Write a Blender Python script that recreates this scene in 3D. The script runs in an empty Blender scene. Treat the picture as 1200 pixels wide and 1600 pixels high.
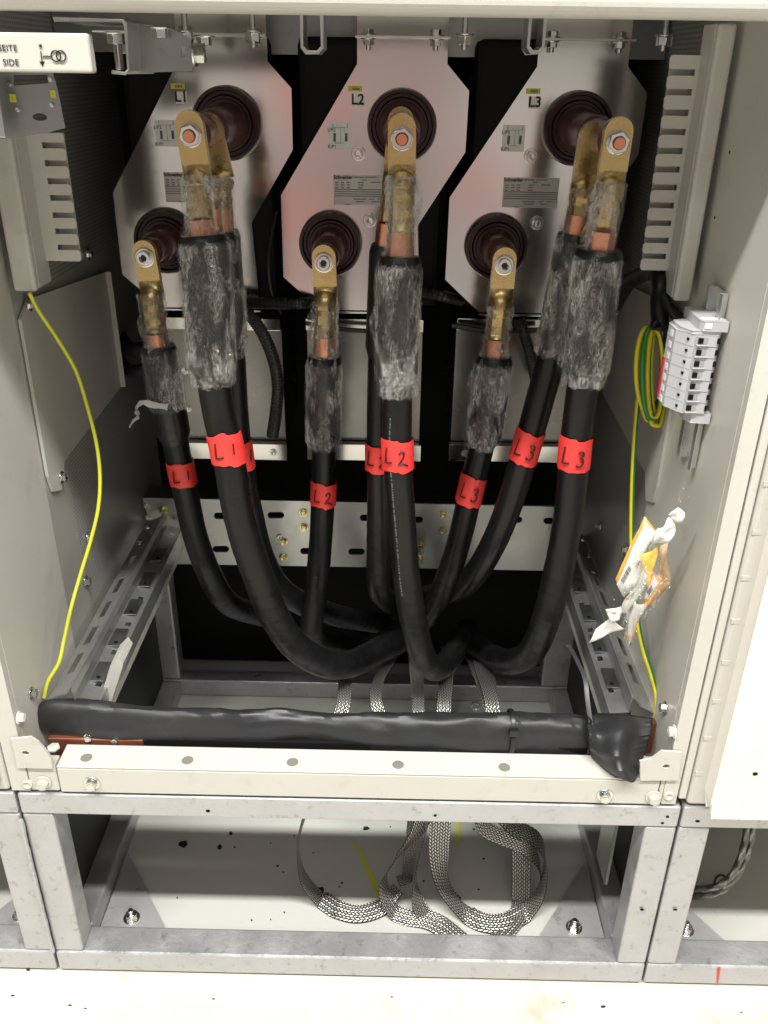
import bpy, math, random
from mathutils import Vector, Matrix, noise
from mathutils.geometry import tessellate_polygon
random.seed(7)
V = Vector
C = bpy.context.scene.collection
S = bpy.context.scene

# ------------------------------------------------------------------ camera
CAM = V((0, -.86, 1.25)); F = 1351.
yaw, pit, rol = map(math.radians, (-.525, 27.1, .811))
fw = V((math.sin(yaw)*math.cos(pit), math.cos(yaw)*math.cos(pit), -math.sin(pit)))
rt0 = V((math.cos(yaw), -math.sin(yaw), 0)); up0 = rt0.cross(fw)
rt = math.cos(rol)*rt0 + math.sin(rol)*up0
up = -math.sin(rol)*rt0 + math.cos(rol)*up0
cd = bpy.data.cameras.new('camera'); cam = bpy.data.objects.new('camera', cd); C.objects.link(cam)
cam.matrix_world = Matrix(((rt.x, up.x, -fw.x, CAM.x), (rt.y, up.y, -fw.y, CAM.y), (rt.z, up.z, -fw.z, CAM.z), (0, 0, 0, 1)))
cd.sensor_fit = 'VERTICAL'; cd.sensor_height = 36; cd.lens = 36*F/1600; cd.clip_start = .02; cd.clip_end = 60
S.camera = cam

# ------------------------------------------------------------------ world: the dim hall in front of the cabinet
w = bpy.data.worlds.new('World'); S.world = w; w.use_nodes = True
wt = w.node_tree; wt.nodes.clear()
def wn(t, **k):
    n = wt.nodes.new(t)
    for a, b in k.items(): setattr(n, a, b)
    return n
wo = wn('ShaderNodeOutputWorld'); bg = wn('ShaderNodeBackground'); tc = wn('ShaderNodeTexCoord')
sep = wn('ShaderNodeSeparateXYZ'); wt.links.new(tc.outputs['Generated'], sep.inputs[0])
rmp = wn('ShaderNodeValToRGB'); mr = wn('ShaderNodeMapRange')
mr.inputs['From Min'].default_value = -1; wt.links.new(sep.outputs['Z'], mr.inputs['Value'])
wt.links.new(mr.outputs[0], rmp.inputs[0])
cr = rmp.color_ramp
cr.elements[0].color = (.22, .21, .19, 1); cr.elements[0].position = .1
cr.elements[1].color = (1.2, 1.12, 1.0, 1); cr.elements[1].position = 1
for p, c in ((.30, (.34, .33, .30, 1)), (.42, (1.5, 1.44, 1.34, 1)), (.5, (1.5, 1.44, 1.34, 1)), (.54, (.26, .25, .23, 1)), (.68, (.65, .60, .53, 1))):  # bright band below the horizon, added so the steel plates reflect more
    e = cr.elements.new(p); e.color = c
# a red work jacket and added soft patches, painted into the world for reflections
nz = wn('ShaderNodeTexNoise'); nz.inputs['Scale'].default_value = 7.0; nz.inputs['Detail'].default_value = 2
wt.links.new(tc.outputs['Generated'], nz.inputs['Vector'])
def blob(d, r0, r1):
    dist = wn('ShaderNodeVectorMath', operation='DISTANCE'); dist.inputs[1].default_value = V(d).normalized()
    wt.links.new(tc.outputs['Generated'], dist.inputs[0])
    ad = wn('ShaderNodeMath', operation='MULTIPLY_ADD'); ad.inputs[1].default_value = .10
    wt.links.new(nz.outputs['Fac'], ad.inputs[0]); wt.links.new(dist.outputs['Value'], ad.inputs[2])
    m = wn('ShaderNodeMapRange'); m.interpolation_type = 'SMOOTHSTEP'
    m.inputs['From Min'].default_value = r1+.05; m.inputs['From Max'].default_value = r0+.05
    wt.links.new(ad.outputs[0], m.inputs['Value'])
    return m.outputs[0]
col = rmp.outputs[0]
GLINT_SPOTS = [((.05, -1, .62), .015, .035), ((-.75, -1, .8), .015, .035), ((.8, -1, .75), .015, .035), ((.45, -.5, 1), .02, .04), ((-.4, -.45, 1), .02, .04)]   # bright ceiling spots added to the world for sparkle on film and cables
for d, r0, r1, c in [(d_, a_, b_, (16, 15.6, 14.8, 1)) for d_, a_, b_ in GLINT_SPOTS] + list((((-.055, -1, -.12), .05, .13, (.85, .74, .66, 1)), ((-.092, -1, -.03), .02, .06, (2.6, .55, .48, 1)), ((-.108, -1, -.15), .02, .065, (2.5, .6, .5, 1)),
                     ((-.125, -1, -.25), .02, .06, (2.1, .6, .5, 1)), ((.095, -1, -.11), .02, .055, (1.9, .6, .55, 1)), ((.02, -1, -.015), .01, .05, (1.4, .75, .6, 1)),
                     ((-.06, -1, .03), .01, .05, (1.4, .6, .5, 1)),
                     ((.16, -1, -.06), .03, .10, (1.9, 1.75, 1.55, 1)), ((-.20, -1, -.03), .03, .10, (1.8, 1.65, 1.45, 1)), ((-.28, -1, -.2), .04, .12, (1.5, 1.35, 1.2, 1)), ((.22, -1, -.2), .02, .10, (.5, .45, .4, 1)))):
    mx = wn('ShaderNodeMix', data_type='RGBA')
    wt.links.new(blob(d, r0, r1), mx.inputs[0]); wt.links.new(col, mx.inputs[6]); mx.inputs[7].default_value = c
    col = mx.outputs[2]
wt.links.new(col, bg.inputs[0]); bg.inputs[1].default_value = .36
wt.links.new(bg.outputs[0], wo.inputs[0])

# ------------------------------------------------------------------ lamps: the hall's ceiling tube, an added frontal fill, and the phone's weak lamp glow is absent
def area(name, loc, target, sx, sy, power, color):
    l = bpy.data.lights.new(name, 'AREA'); l.shape = 'RECTANGLE'; l.size = sx; l.size_y = sy; l.energy = power; l.color = color
    o = bpy.data.objects.new(name, l); C.objects.link(o); o.location = loc
    o.rotation_euler = (V(target)-V(loc)).to_track_quat('-Z', 'Y').to_euler(); return o
area('ceiling_and_fill_light', (-.05, -1.55, 4.1), (-.05, .1, .4), 4.6, .16, 345, (1, 1, .965))
area('ceiling_and_fill_light', (-.1, -3.6, 4.0), (-.05, .3, .8), 3.6, .3, 22, (1, 1, .97))  # weak second lamp added as frontal fill on upright faces
S.view_settings.view_transform = 'Standard'; S.view_settings.look = 'None'
S.view_settings.exposure = .12; S.view_settings.gamma = 1
S.cycles.max_bounces = 8; S.cycles.transparent_max_bounces = 24

# ------------------------------------------------------------------ helpers
def P(x, y, X=None, Y=None, Z=None):
    d = rt*((x-600)/F) - up*((y-800)/F) + fw
    for i, v in enumerate((X, Y, Z)):
        if v is not None: return CAM + d*((v-CAM[i])/d[i])

def smoothpath(pts, n=10):
    pts = [V(p) for p in pts]; out = []
    q = [pts[0]*2-pts[1]] + pts + [pts[-1]*2-pts[-2]]
    for i in range(1, len(q)-2):
        a, b, c, d = q[i-1], q[i], q[i+1], q[i+2]
        for k in range(n):
            t = k/n
            out.append(.5*((2*b)+(c-a)*t+(2*a-5*b+4*c-d)*t*t+(3*b-a-3*c+d)*t**3))
    out.append(pts[-1]); return out

class MB:
    def __init__(s): s.v = []; s.f = []; s.uv = {}; s.mi = []; s.cm = 0; s.round = False
    def face(s, idx): s.f.append(tuple(idx)); s.mi.append(s.cm)
    def box(s, a, b):
        x0, y0, z0 = [min(a[i], b[i]) for i in range(3)]; x1, y1, z1 = [max(a[i], b[i]) for i in range(3)]
        n = len(s.v)
        s.v += [V(p) for p in ((x0,y0,z0),(x1,y0,z0),(x1,y1,z0),(x0,y1,z0),(x0,y0,z1),(x1,y0,z1),(x1,y1,z1),(x0,y1,z1))]
        for q in ((0,3,2,1),(4,5,6,7),(0,1,5,4),(1,2,6,5),(2,3,7,6),(3,0,4,7)): s.face([n+i for i in q])
        return s
    def prism(s, pts, vec, holes=()):
        """polygon (3-D points, optional holes) extruded by vec"""
        vec = V(vec); loops = [[V(p) for p in pts]] + [[V(p) for p in h] for h in holes]
        flat = [p for l in loops for p in l]; N = len(flat); n = len(s.v)
        s.v += flat + [p+vec for p in flat]
        for t in tessellate_polygon(loops):
            s.face([n+i for i in t]); s.face([n+N+i for i in reversed(t)])
        o = 0
        for l in loops:
            L = len(l)
            for i in range(L):
                a, b = n+o+i, n+o+(i+1) % L
                s.face((a, b, b+N, a+N))
            o += L
        return s
    def sweep(s, pts, rad, seg=20, cap=True, ref=None, wob=None, uv=True):
        s.round = True; pts = [V(p) for p in pts]; m = len(pts)
        if not hasattr(rad, '__len__'): rad = [rad]*m
        n = len(s.v); pn = None; acc = 0
        for i, p in enumerate(pts):
            t = (pts[min(i+1, m-1)]-pts[max(i-1, 0)]).normalized()
            if pn is None:
                r = V(ref) if ref else V((0, -1, 0)) if abs(t.y) < .9 else V((1, 0, 0))
                pn = (r - t*r.dot(t)).normalized()
            else: pn = (pn - t*pn.dot(t)).normalized()
            bn = t.cross(pn)
            if i: acc += (pts[i]-pts[i-1]).length
            for k in range(seg):
                a = 2*math.pi*k/seg; r = rad[i]
                if wob: r = wob(i/(m-1), a, r, acc)
                s.v.append(p + (pn*math.cos(a)+bn*math.sin(a))*r)
        for i in range(m-1):
            for k in range(seg):
                a = n+i*seg+k; b = n+i*seg+(k+1) % seg
                s.face((a, b, b+seg, a+seg))
                if uv: s.uv[len(s.f)-1] = [(k/seg, i/(m-1)), ((k+1)/seg, i/(m-1)), ((k+1)/seg, (i+1)/(m-1)), (k/seg, (i+1)/(m-1))]
        if cap:
            s.face([n+k for k in reversed(range(seg))]); s.face([n+(m-1)*seg+k for k in range(seg)])
        return s
    def cyl(s, p0, p1, r0, r1=None, seg=20):
        return s.sweep([p0, p1], [r0, r0 if r1 is None else r1], seg)
    def lathe(s, origin, axis, prof, seg=40):
        s.round = True; o = V(origin); ax = V(axis).normalized()
        pts = [o+ax*h for h, r in prof]; n = len(s.v)
        r0 = V((1, 0, 0)) if abs(ax.x) < .9 else V((0, 0, 1)); pn = (r0-ax*r0.dot(ax)).normalized(); bn = ax.cross(pn)
        for h, r in prof:
            for k in range(seg):
                a = 2*math.pi*k/seg; s.v.append(o+ax*h+(pn*math.cos(a)+bn*math.sin(a))*max(r, 1e-5))
        for i in range(len(prof)-1):
            for k in range(seg):
                a = n+i*seg+k; b = n+i*seg+(k+1) % seg; s.face((a, b, b+seg, a+seg))
        s.face([n+k for k in reversed(range(seg))]); s.face([n+(len(prof)-1)*seg+k for k in range(seg)])
        return s
    def ribbon(s, pts, wid, w, th=.002, nseg=6):
        """flat strip: pts centre line, wid = width direction per point, with uv (across, metres along)"""
        s.round = True; m = len(pts); n = len(s.v); acc = 0; L = [0]
        ww = w if hasattr(w, '__len__') else [w]*m
        for i in range(m):
            t = (pts[min(i+1, m-1)]-pts[max(i-1, 0)]).normalized()
            d = V(wid[i]); d = (d - t*d.dot(t)).normalized(); nn = t.cross(d)
            if i: acc += (pts[i]-pts[i-1]).length; L.append(acc)
            for k in range(nseg+1):
                u = k/nseg-.5; s.v.append(pts[i]+d*u*ww[i]+nn*th*.5*(1-(2*u)**4*.7))
            for k in range(nseg+1):
                u = .5-k/nseg; s.v.append(pts[i]+d*u*ww[i]-nn*th*.5*(1-(2*u)**4*.7))
        R = 2*(nseg+1)
        for i in range(m-1):
            for k in range(R):
                a = n+i*R+k; b = n+i*R+(k+1) % R
                s.face((a, b, b+R, a+R))
                kk = k if k <= nseg else R-1-k; k2 = (k+1) % R; k2 = k2 if k2 <= nseg else R-1-k2
                s.uv[len(s.f)-1] = [(kk/nseg, L[i]), (k2/nseg, L[i]), (k2/nseg, L[i+1]), (kk/nseg, L[i+1])]
        s.face([n+k for k in reversed(range(R))]); s.face([n+(m-1)*R+k for k in range(R)])
        return s
    def build(s, name, mat, parent=None, bevel=0, smooth=True, seg=2, angle=35):
        smooth = smooth and (s.round or name in ('clear_bag', 'loose_flap'))
        if parent is None:
            xs = [p.x for p in s.v]; ys = [p.y for p in s.v]; zs = [p.z for p in s.v]
            org = V(((min(xs)+max(xs))/2, (min(ys)+max(ys))/2, min(zs)))
        else: org = V(root_loc(parent))
        me = bpy.data.meshes.new(name); me.from_pydata([tuple(p-org) for p in s.v], [], s.f)
        mats = mat if isinstance(mat, (list, tuple)) else [mat]
        for m_ in mats: me.materials.append(m_)
        if s.uv:
            ul = me.uv_layers.new(name='uv')
            for i, po in enumerate(me.polygons):
                if i in s.uv:
                    for li, c in zip(po.loop_indices, s.uv[i]): ul.data[li].uv = c
        for i, po in enumerate(me.polygons): po.use_smooth = smooth; po.material_index = s.mi[i]
        me.validate(); me.update()
        if smooth:
            try: me.set_sharp_from_angle(angle=math.radians(angle))
            except Exception: pass
        o = bpy.data.objects.new(name, me); C.objects.link(o)
        if parent is None: o.location = org
        else: o.parent = parent
        if bevel:
            b = o.modifiers.new('bevel', 'BEVEL'); b.width = bevel; b.segments = seg; b.limit_method = 'ANGLE'
            b.angle_limit = math.radians(40)
        return o

def root_loc(o):
    while o.parent: o = o.parent
    return o.location

def tag(o, label=None, cat=None, group=None, kind=None):
    if label: o['label'] = label
    if cat: o['category'] = cat
    if group: o['group'] = group
    if kind: o['kind'] = kind
    return o
def thing(name, label, cat, loc, group=None):
    o = bpy.data.objects.new(name, None); o.empty_display_size = .02; C.objects.link(o); o.location = loc
    return tag(o, label, cat, group)
def copy_tree(o, parent=None):
    c = o.copy(); C.objects.link(c)
    if parent: c.parent = parent
    for ch in [x for x in bpy.data.objects if x.parent == o]: copy_tree(ch, c)
    return c
def text(name, s, size, loc, mat, parent, rot=(90, 0, 0), ext=.0003, align='CENTER', bold=0, sx=1):
    cu = bpy.data.curves.new(name, 'FONT'); cu.body = s; cu.size = size; cu.extrude = ext; cu.align_x = align; cu.align_y = 'CENTER'
    cu.offset = bold; cu.resolution_u = 3
    t = bpy.data.objects.new('t', cu); C.objects.link(t)
    dg = bpy.context.evaluated_depsgraph_get(); me = bpy.data.meshes.new_from_object(t.evaluated_get(dg))
    bpy.data.objects.remove(t)
    R = Matrix.Rotation(math.radians(rot[2]), 4, 'Z') @ Matrix.Rotation(math.radians(rot[1]), 4, 'Y') @ Matrix.Rotation(math.radians(rot[0]), 4, 'X')
    me.transform(Matrix.Translation(V(loc)-V(root_loc(parent))) @ R @ Matrix.Diagonal((sx, 1, 1, 1)))
    me.materials.clear(); me.materials.append(mat); me.name = name
    o = bpy.data.objects.new(name, me); C.objects.link(o); o.parent = parent; return o

# ------------------------------------------------------------------ materials
def mat(name, col, rough=.5, metal=0, noise_s=0, noise_a=.0, rough_a=0, bump=0, bump_s=200, dirt=0, dirt_s=12, dirt_col=(.05, .045, .04), coat=0, streak=None, spec=.5):
    m = bpy.data.materials.new(name); m.use_nodes = True; t = m.node_tree; b = t.nodes['Principled BSDF']
    b.inputs['Base Color'].default_value = (*col, 1); b.inputs['Roughness'].default_value = rough; b.inputs['Metallic'].default_value = metal
    b.inputs['Specular IOR Level'].default_value = spec; b.inputs['Coat Weight'].default_value = coat
    tcn = t.nodes.new('ShaderNodeTexCoord'); g = t.nodes.new('ShaderNodeNewGeometry')
    vec = g.outputs['Position']
    if streak:
        mp = t.nodes.new('ShaderNodeMapping'); mp.inputs['Scale'].default_value = streak; t.links.new(vec, mp.inputs[0]); vec = mp.outputs[0]
    last = None
    if noise_a or rough_a:
        n = t.nodes.new('ShaderNodeTexNoise'); n.inputs['Scale'].default_value = noise_s; n.inputs['Detail'].default_value = 6
        n.inputs['Roughness'].default_value = .6
        t.links.new(vec, n.inputs['Vector'])
        if noise_a:
            mx = t.nodes.new('ShaderNodeMix'); mx.data_type = 'RGBA'
            mx.inputs[6].default_value = (*[c*(1-noise_a) for c in col], 1); mx.inputs[7].default_value = (*[min(1, c*(1+noise_a)) for c in col], 1)
            t.links.new(n.outputs['Fac'], mx.inputs[0]); last = mx.outputs[2]
        if rough_a:
            r = t.nodes.new('ShaderNodeMapRange'); r.inputs['From Min'].default_value = .3; r.inputs['From Max'].default_value = .7
            r.inputs['To Min'].default_value = max(.03, rough-rough_a); r.inputs['To Max'].default_value = rough+rough_a
            t.links.new(n.outputs['Fac'], r.inputs['Value']); t.links.new(r.outputs[0], b.inputs['Roughness'])
    if dirt:
        n = t.nodes.new('ShaderNodeTexNoise'); n.inputs['Scale'].default_value = dirt_s; n.inputs['Detail'].default_value = 10; n.inputs['Roughness'].default_value = .72
        t.links.new(g.outputs['Position'], n.inputs['Vector'])
        r = t.nodes.new('ShaderNodeMapRange'); r.inputs['From Min'].default_value = .56; r.inputs['From Max'].default_value = .74; r.inputs['To Max'].default_value = dirt
        t.links.new(n.outputs['Fac'], r.inputs['Value'])
        mx = t.nodes.new('ShaderNodeMix'); mx.data_type = 'RGBA'
        t.links.new(r.outputs[0], mx.inputs[0])
        if last: t.links.new(last, mx.inputs[6])
        else: mx.inputs[6].default_value = (*col, 1)
        mx.inputs[7].default_value = (*dirt_col, 1); last = mx.outputs[2]
    if last: t.links.new(last, b.inputs['Base Color'])
    if bump:
        n = t.nodes.new('ShaderNodeTexNoise'); n.inputs['Scale'].default_value = bump_s; n.inputs['Detail'].default_value = 3
        t.links.new(vec, n.inputs['Vector'])
        bp = t.nodes.new('ShaderNodeBump'); bp.inputs['Strength'].default_value = bump; bp.inputs['Distance'].default_value = .001
        t.links.new(n.outputs['Fac'], bp.inputs['Height']); t.links.new(bp.outputs[0], b.inputs['Normal'])
    return m

BEIGE = mat('beige_powder_coat', (.555, .535, .485), .38, bump=.25, bump_s=900, noise_s=5, noise_a=.05, rough_a=.08, dirt=.2, dirt_s=18)
BEIGE_D = mat('grey_beige_powder_coat', (.52, .505, .46), .34, bump=.25, bump_s=900, noise_s=5, noise_a=.05, dirt=.12, dirt_s=14)
WHITE = mat('white_powder_coat', (.80, .77, .70), .35, bump=.2, bump_s=900, dirt=.08)
GALV = mat('galvanised_steel', (.60, .60, .585), .36, .85, 9, .14, .1, .15, 60, dirt=.15, dirt_s=20)
GALV_D = mat('dull_galvanised_steel', (.34, .345, .34), .42, 1, 14, .2, .1, .15, 80, dirt=.3, dirt_s=25)
CTSTEEL = mat('brushed_plate_steel', (.62, .60, .58), .13, 1, 3, .06, .04, .05, 30, streak=(1, 1, .25))
FRAME = mat('galvanised_frame', (.50, .498, .505), .40, .6, 16, .22, .14, .6, 160, dirt=.75, dirt_s=60, dirt_col=(.13, .12, .11))
BOLT = mat('zinc_bolt', (.72, .71, .68), .22, 1, 60, .12, .08)
BOLT_Y = mat('yellow_zinc_bolt', (.75, .66, .36), .25, 1, 60, .12, .08)
BRASS = mat('bronze_lug', (.58, .425, .19), .27, .9, 35, .12, .08, .2, 300)
COPPER = mat('copper', (.78, .33, .20), .32, 1, 40, .15, .1)
COPPER_D = mat('dull_copper', (.36, .13, .08), .45, .7, 25, .25, .1)
RESIN = mat('brown_epoxy_resin', (.036, .009, .010), .28, 0, 10, .2, .06, spec=.45)
RESIN_L = mat('brown_epoxy_core', (.13, .05, .042), .24, 0, 10, .2, .06, spec=.6)
BLACK = mat('black_interior', (.006, .006, .006), .75, spec=.2)
DARK = mat('dark_grey_sheet', (.018, .018, .018), .6, 0, 6, .2)
RUBBER = mat('black_cable_jacket', (.005, .005, .0055), .33, 0, 25, .3, .08, .25, 120, dirt=.2, dirt_s=40, dirt_col=(.02, .02, .02), spec=.34)
SLEEVE = mat('black_heatshrink', (.008, .008, .009), .34, 0, 30, .3, .1, .4, 90)
TAPE_B = mat('black_tape', (.007, .007, .0075), .40, 0, 30, .35, .1, .3, 70, spec=.3)
RED = mat('red_tape', (.78, .045, .038), .42, 0, 60, .08, .05, .35, 130)
INK = mat('black_ink', (.01, .008, .01), .5)
INK_G = mat('grey_print', (.12, .11, .11), .6)
PAPER = mat('white_label', (.85, .84, .81), .5)
PAPER_G = mat('silver_label', (.50, .49, .47), .35, .5)
BOXST = mat('box_steel', (.22, .22, .21), .28, 1, 3, .25, .12, .1, 30)
RAILM = mat('rail_steel', (.44, .44, .43), .38, .75, 12, .15, .1, .15, 80, dirt=.2, dirt_s=25)
PLUG = mat('grey_plug', (.20, .19, .165), .5)
YEL = mat('yellow_label', (.62, .58, .05), .5)
ORANGE = mat('orange_paper', (.85, .40, .05), .55, 0, 30, .1)
GREYPL = mat('light_grey_plastic', (.50, .50, .515), .38)
REDPL = mat('red_plastic', (.55, .02, .03), .35)
WHTAPE = mat('white_plastic_ribbon', (.78, .76, .70), .35)
BLKPL = mat('black_plastic', (.012, .012, .012), .33)
CONC = mat('beige_floor', (.62, .59, .52), .55, 0, 5, .08, .1, .5, 60, dirt=.7, dirt_s=6, dirt_col=(.42, .30, .20))
CONC2 = mat('grey_floor_coat', (.52, .52, .475), .30, 0, 4, .05, .05, .1, 60, dirt=.05)
CHIP = mat('dark_debris', (.012, .011, .010), .7)
CHALK = mat('yellow_marker', (.62, .62, .05), .6)
GREENPL = mat('green_insulation', (.02, .20, .035), .35)
YELPL = mat('yellow_insulation', (.72, .62, .02), .35)
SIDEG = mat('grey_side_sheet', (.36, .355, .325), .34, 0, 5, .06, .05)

# perforated area of the side sheets: a grid of tiny punched holes in the sheet's rear half
def perforate(m, y0):
    t = m.node_tree; b = t.nodes['Principled BSDF']; g = t.nodes.new('ShaderNodeNewGeometry'); s = t.nodes.new('ShaderNodeSeparateXYZ')
    t.links.new(g.outputs['Position'], s.inputs[0])
    def M(op, a, b_=None, c=None):
        n = t.nodes.new('ShaderNodeMath'); n.operation = op
        for i, x in enumerate((a, b_, c)):
            if x is None: continue
            if isinstance(x, (int, float)): n.inputs[i].default_value = x
            else: t.links.new(x, n.inputs[i])
        return n.outputs[0]
    y = s.outputs['Y']; z = s.outputs['Z']; pitch = .0058
    fy = M('SUBTRACT', M('FRACT', M('DIVIDE', M('ADD', y, 5), pitch)), .5); fz = M('SUBTRACT', M('FRACT', M('DIVIDE', M('ADD', z, 5), pitch)), .5)
    d = M('SQRT', M('ADD', M('MULTIPLY', fy, fy), M('MULTIPLY', fz, fz)))
    inside = M('MULTIPLY', M('MULTIPLY', M('LESS_THAN', d, .30), .6), M('GREATER_THAN', y, y0))
    inside = M('MULTIPLY', inside, M('MAXIMUM', M('LESS_THAN', z, .80), M('GREATER_THAN', z, .98)))
    old = b.inputs['Base Color'].links[0].from_socket if b.inputs['Base Color'].links else None
    mx = t.nodes.new('ShaderNodeMix'); mx.data_type = 'RGBA'; t.links.new(inside, mx.inputs[0])
    if old: t.links.new(old, mx.inputs[6])
    mx.inputs[7].default_value = (.005, .005, .005, 1); t.links.new(mx.outputs[2], b.inputs['Base Color'])
perforate(SIDEG, .30)

def braid_mat():
    m = bpy.data.materials.new('tinned_copper_braid'); m.use_nodes = True; t = m.node_tree; b = t.nodes['Principled BSDF']
    uv = t.nodes.new('ShaderNodeUVMap'); s = t.nodes.new('ShaderNodeSeparateXYZ'); t.links.new(uv.outputs[0], s.inputs[0])
    def M(op, a, b_=None):
        n = t.nodes.new('ShaderNodeMath'); n.operation = op
        for i, x in enumerate((a, b_)):
            if x is None: continue
            if isinstance(x, (int, float)): n.inputs[i].default_value = x
            else: t.links.new(x, n.inputs[i])
        return n.outputs[0]
    u = M('MULTIPLY', s.outputs['X'], 8.0); v = M('DIVIDE', s.outputs['Y'], .0062)
    col = M('FLOOR', u); fu = M('FRACT', u)
    odd = M('SUBTRACT', M('MULTIPLY', M('FRACT', M('MULTIPLY', col, .5)), 4), 1)   # -1 / 1
    slant = M('MULTIPLY', odd, M('MULTIPLY', fu, .55))
    st = M('FRACT', M('ADD', v, slant))
    h1 = M('SINE', M('MULTIPLY', st, math.pi)); h2 = M('SINE', M('MULTIPLY', fu, math.pi))
    h = M('MULTIPLY', M('POWER', h1, .7), M('POWER', h2, .6))
    r = t.nodes.new('ShaderNodeMapRange'); r.inputs['From Min'].default_value = .30; r.inputs['From Max'].default_value = .70
    t.links.new(h, r.inputs['Value'])
    mx = t.nodes.new('ShaderNodeMix'); mx.data_type = 'RGBA'; t.links.new(r.outputs[0], mx.inputs[0])
    mx.inputs[6].default_value = (.025, .023, .02, 1); mx.inputs[7].default_value = (.64, .62, .57, 1)
    t.links.new(mx.outputs[2], b.inputs['Base Color'])
    b.inputs['Metallic'].default_value = .75; b.inputs['Roughness'].default_value = .30
    bp = t.nodes.new('ShaderNodeBump'); bp.inputs['Distance'].default_value = .001; bp.inputs['Strength'].default_value = .9
    t.links.new(h, bp.inputs['Height']); t.links.new(bp.outputs[0], b.inputs['Normal'])
    return m
BRAID = braid_mat()
GUSS = mat('gusset_steel', (.44, .43, .435), .42, .35, 16, .12, .1, .4, 160, dirt=.6, dirt_s=30)

def film_mat(name, dens, sc=1.0):
    m = bpy.data.materials.new(name); m.use_nodes = True; t = m.node_tree; t.nodes.clear()
    out = t.nodes.new('ShaderNodeOutputMaterial'); mix = t.nodes.new('ShaderNodeMixShader'); tr = t.nodes.new('ShaderNodeBsdfTransparent')
    pb = t.nodes.new('ShaderNodeBsdfPrincipled'); g = t.nodes.new('ShaderNodeNewGeometry')
    pb.inputs['Base Color'].default_value = (.62, .61, .60, 1); pb.inputs['Roughness'].default_value = .16; pb.inputs['Specular IOR Level'].default_value = 1
    tr.inputs[0].default_value = (.985, .985, .98, 1)
    mp = t.nodes.new('ShaderNodeMapping'); mp.inputs['Scale'].default_value = (1.3, 1.3, .5); mp.inputs['Rotation'].default_value = (.3, .75, 0)
    t.links.new(g.outputs['Position'], mp.inputs[0])
    def nzz(s, d, dist=0):
        n = t.nodes.new('ShaderNodeTexNoise'); n.inputs['Scale'].default_value = s; n.inputs['Detail'].default_value = d; n.inputs['Distortion'].default_value = dist
        n.inputs['Roughness'].default_value = .65
        t.links.new(mp.outputs[0], n.inputs['Vector']); return n.outputs['Fac']
    def M(op, a, b_=None):
        n = t.nodes.new('ShaderNodeMath'); n.operation = op
        for i, x in enumerate((a, b_)):
            if x is None: continue
            if isinstance(x, (int, float)): n.inputs[i].default_value = x
            else: t.links.new(x, n.inputs[i])
        return n.outputs[0]
    f1 = nzz(95*sc, 2.5, 2.6); f2 = nzz(30, 3, .8); f3 = nzz(220*sc, 2, 1.5)
    ridge = M('MAXIMUM', M('SUBTRACT', 1, M('MULTIPLY', M('ABSOLUTE', M('SUBTRACT', f1, .5)), 12)), 0)
    r3 = M('MAXIMUM', M('SUBTRACT', 1, M('MULTIPLY', M('ABSOLUTE', M('SUBTRACT', f3, .5)), 14)), 0)
    h = M('ADD', M('ADD', M('MULTIPLY', ridge, .35), M('MULTIPLY', f1, 1.4)), M('MULTIPLY', r3, .18))
    bp = t.nodes.new('ShaderNodeBump'); bp.inputs['Distance'].default_value = .006; bp.inputs['Strength'].default_value = 1
    t.links.new(h, bp.inputs['Height'])
    gl = t.nodes.new('ShaderNodeBsdfGlossy'); gl.inputs['Roughness'].default_value = .07; gl.inputs[0].default_value = (.95, .94, .93, 1)
    t.links.new(bp.outputs[0], gl.inputs['Normal'])
    df = t.nodes.new('ShaderNodeBsdfTranslucent'); df.inputs[0].default_value = (.7, .69, .67, 1)
    df2 = t.nodes.new('ShaderNodeBsdfDiffuse'); df2.inputs[0].default_value = (.7, .69, .67, 1); t.links.new(bp.outputs[0], df2.inputs['Normal'])
    m2 = t.nodes.new('ShaderNodeMixShader'); m2.inputs[0].default_value = .16; t.links.new(gl.outputs[0], m2.inputs[1]); t.links.new(df2.outputs[0], m2.inputs[2])
    patch = t.nodes.new('ShaderNodeMapRange'); patch.inputs['From Min'].default_value = .45; patch.inputs['From Max'].default_value = .65
    patch.inputs['To Min'].default_value = 0; patch.inputs['To Max'].default_value = .07
    t.links.new(f2, patch.inputs['Value'])
    gate = t.nodes.new('ShaderNodeMapRange'); gate.inputs['From Min'].default_value = .44; gate.inputs['From Max'].default_value = .62; gate.inputs['To Min'].default_value = .12
    t.links.new(f2, gate.inputs['Value'])
    lines = M('MULTIPLY', M('ADD', M('MULTIPLY', M('POWER', ridge, 1.7), .75), M('MULTIPLY', M('POWER', r3, 1.5), .35)), gate.outputs[0])
    fac = M('ADD', M('ADD', lines, patch.outputs[0]), dens)
    fac = M('MULTIPLY', fac, M('SUBTRACT', 1, g.outputs['Backfacing']))
    fac = M('MAXIMUM', fac, .01)
    t.links.new(fac, mix.inputs[0]); t.links.new(tr.outputs[0], mix.inputs[1]); t.links.new(m2.outputs[0], mix.inputs[2])
    t.links.new(mix.outputs[0], out.inputs[0]); return m
FILM = film_mat('clear_plastic_film', .035)
FILM2 = film_mat('thin_plastic_film', .018, .6)
BAG = film_mat('clear_bag_film', -.03, .25)

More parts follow.
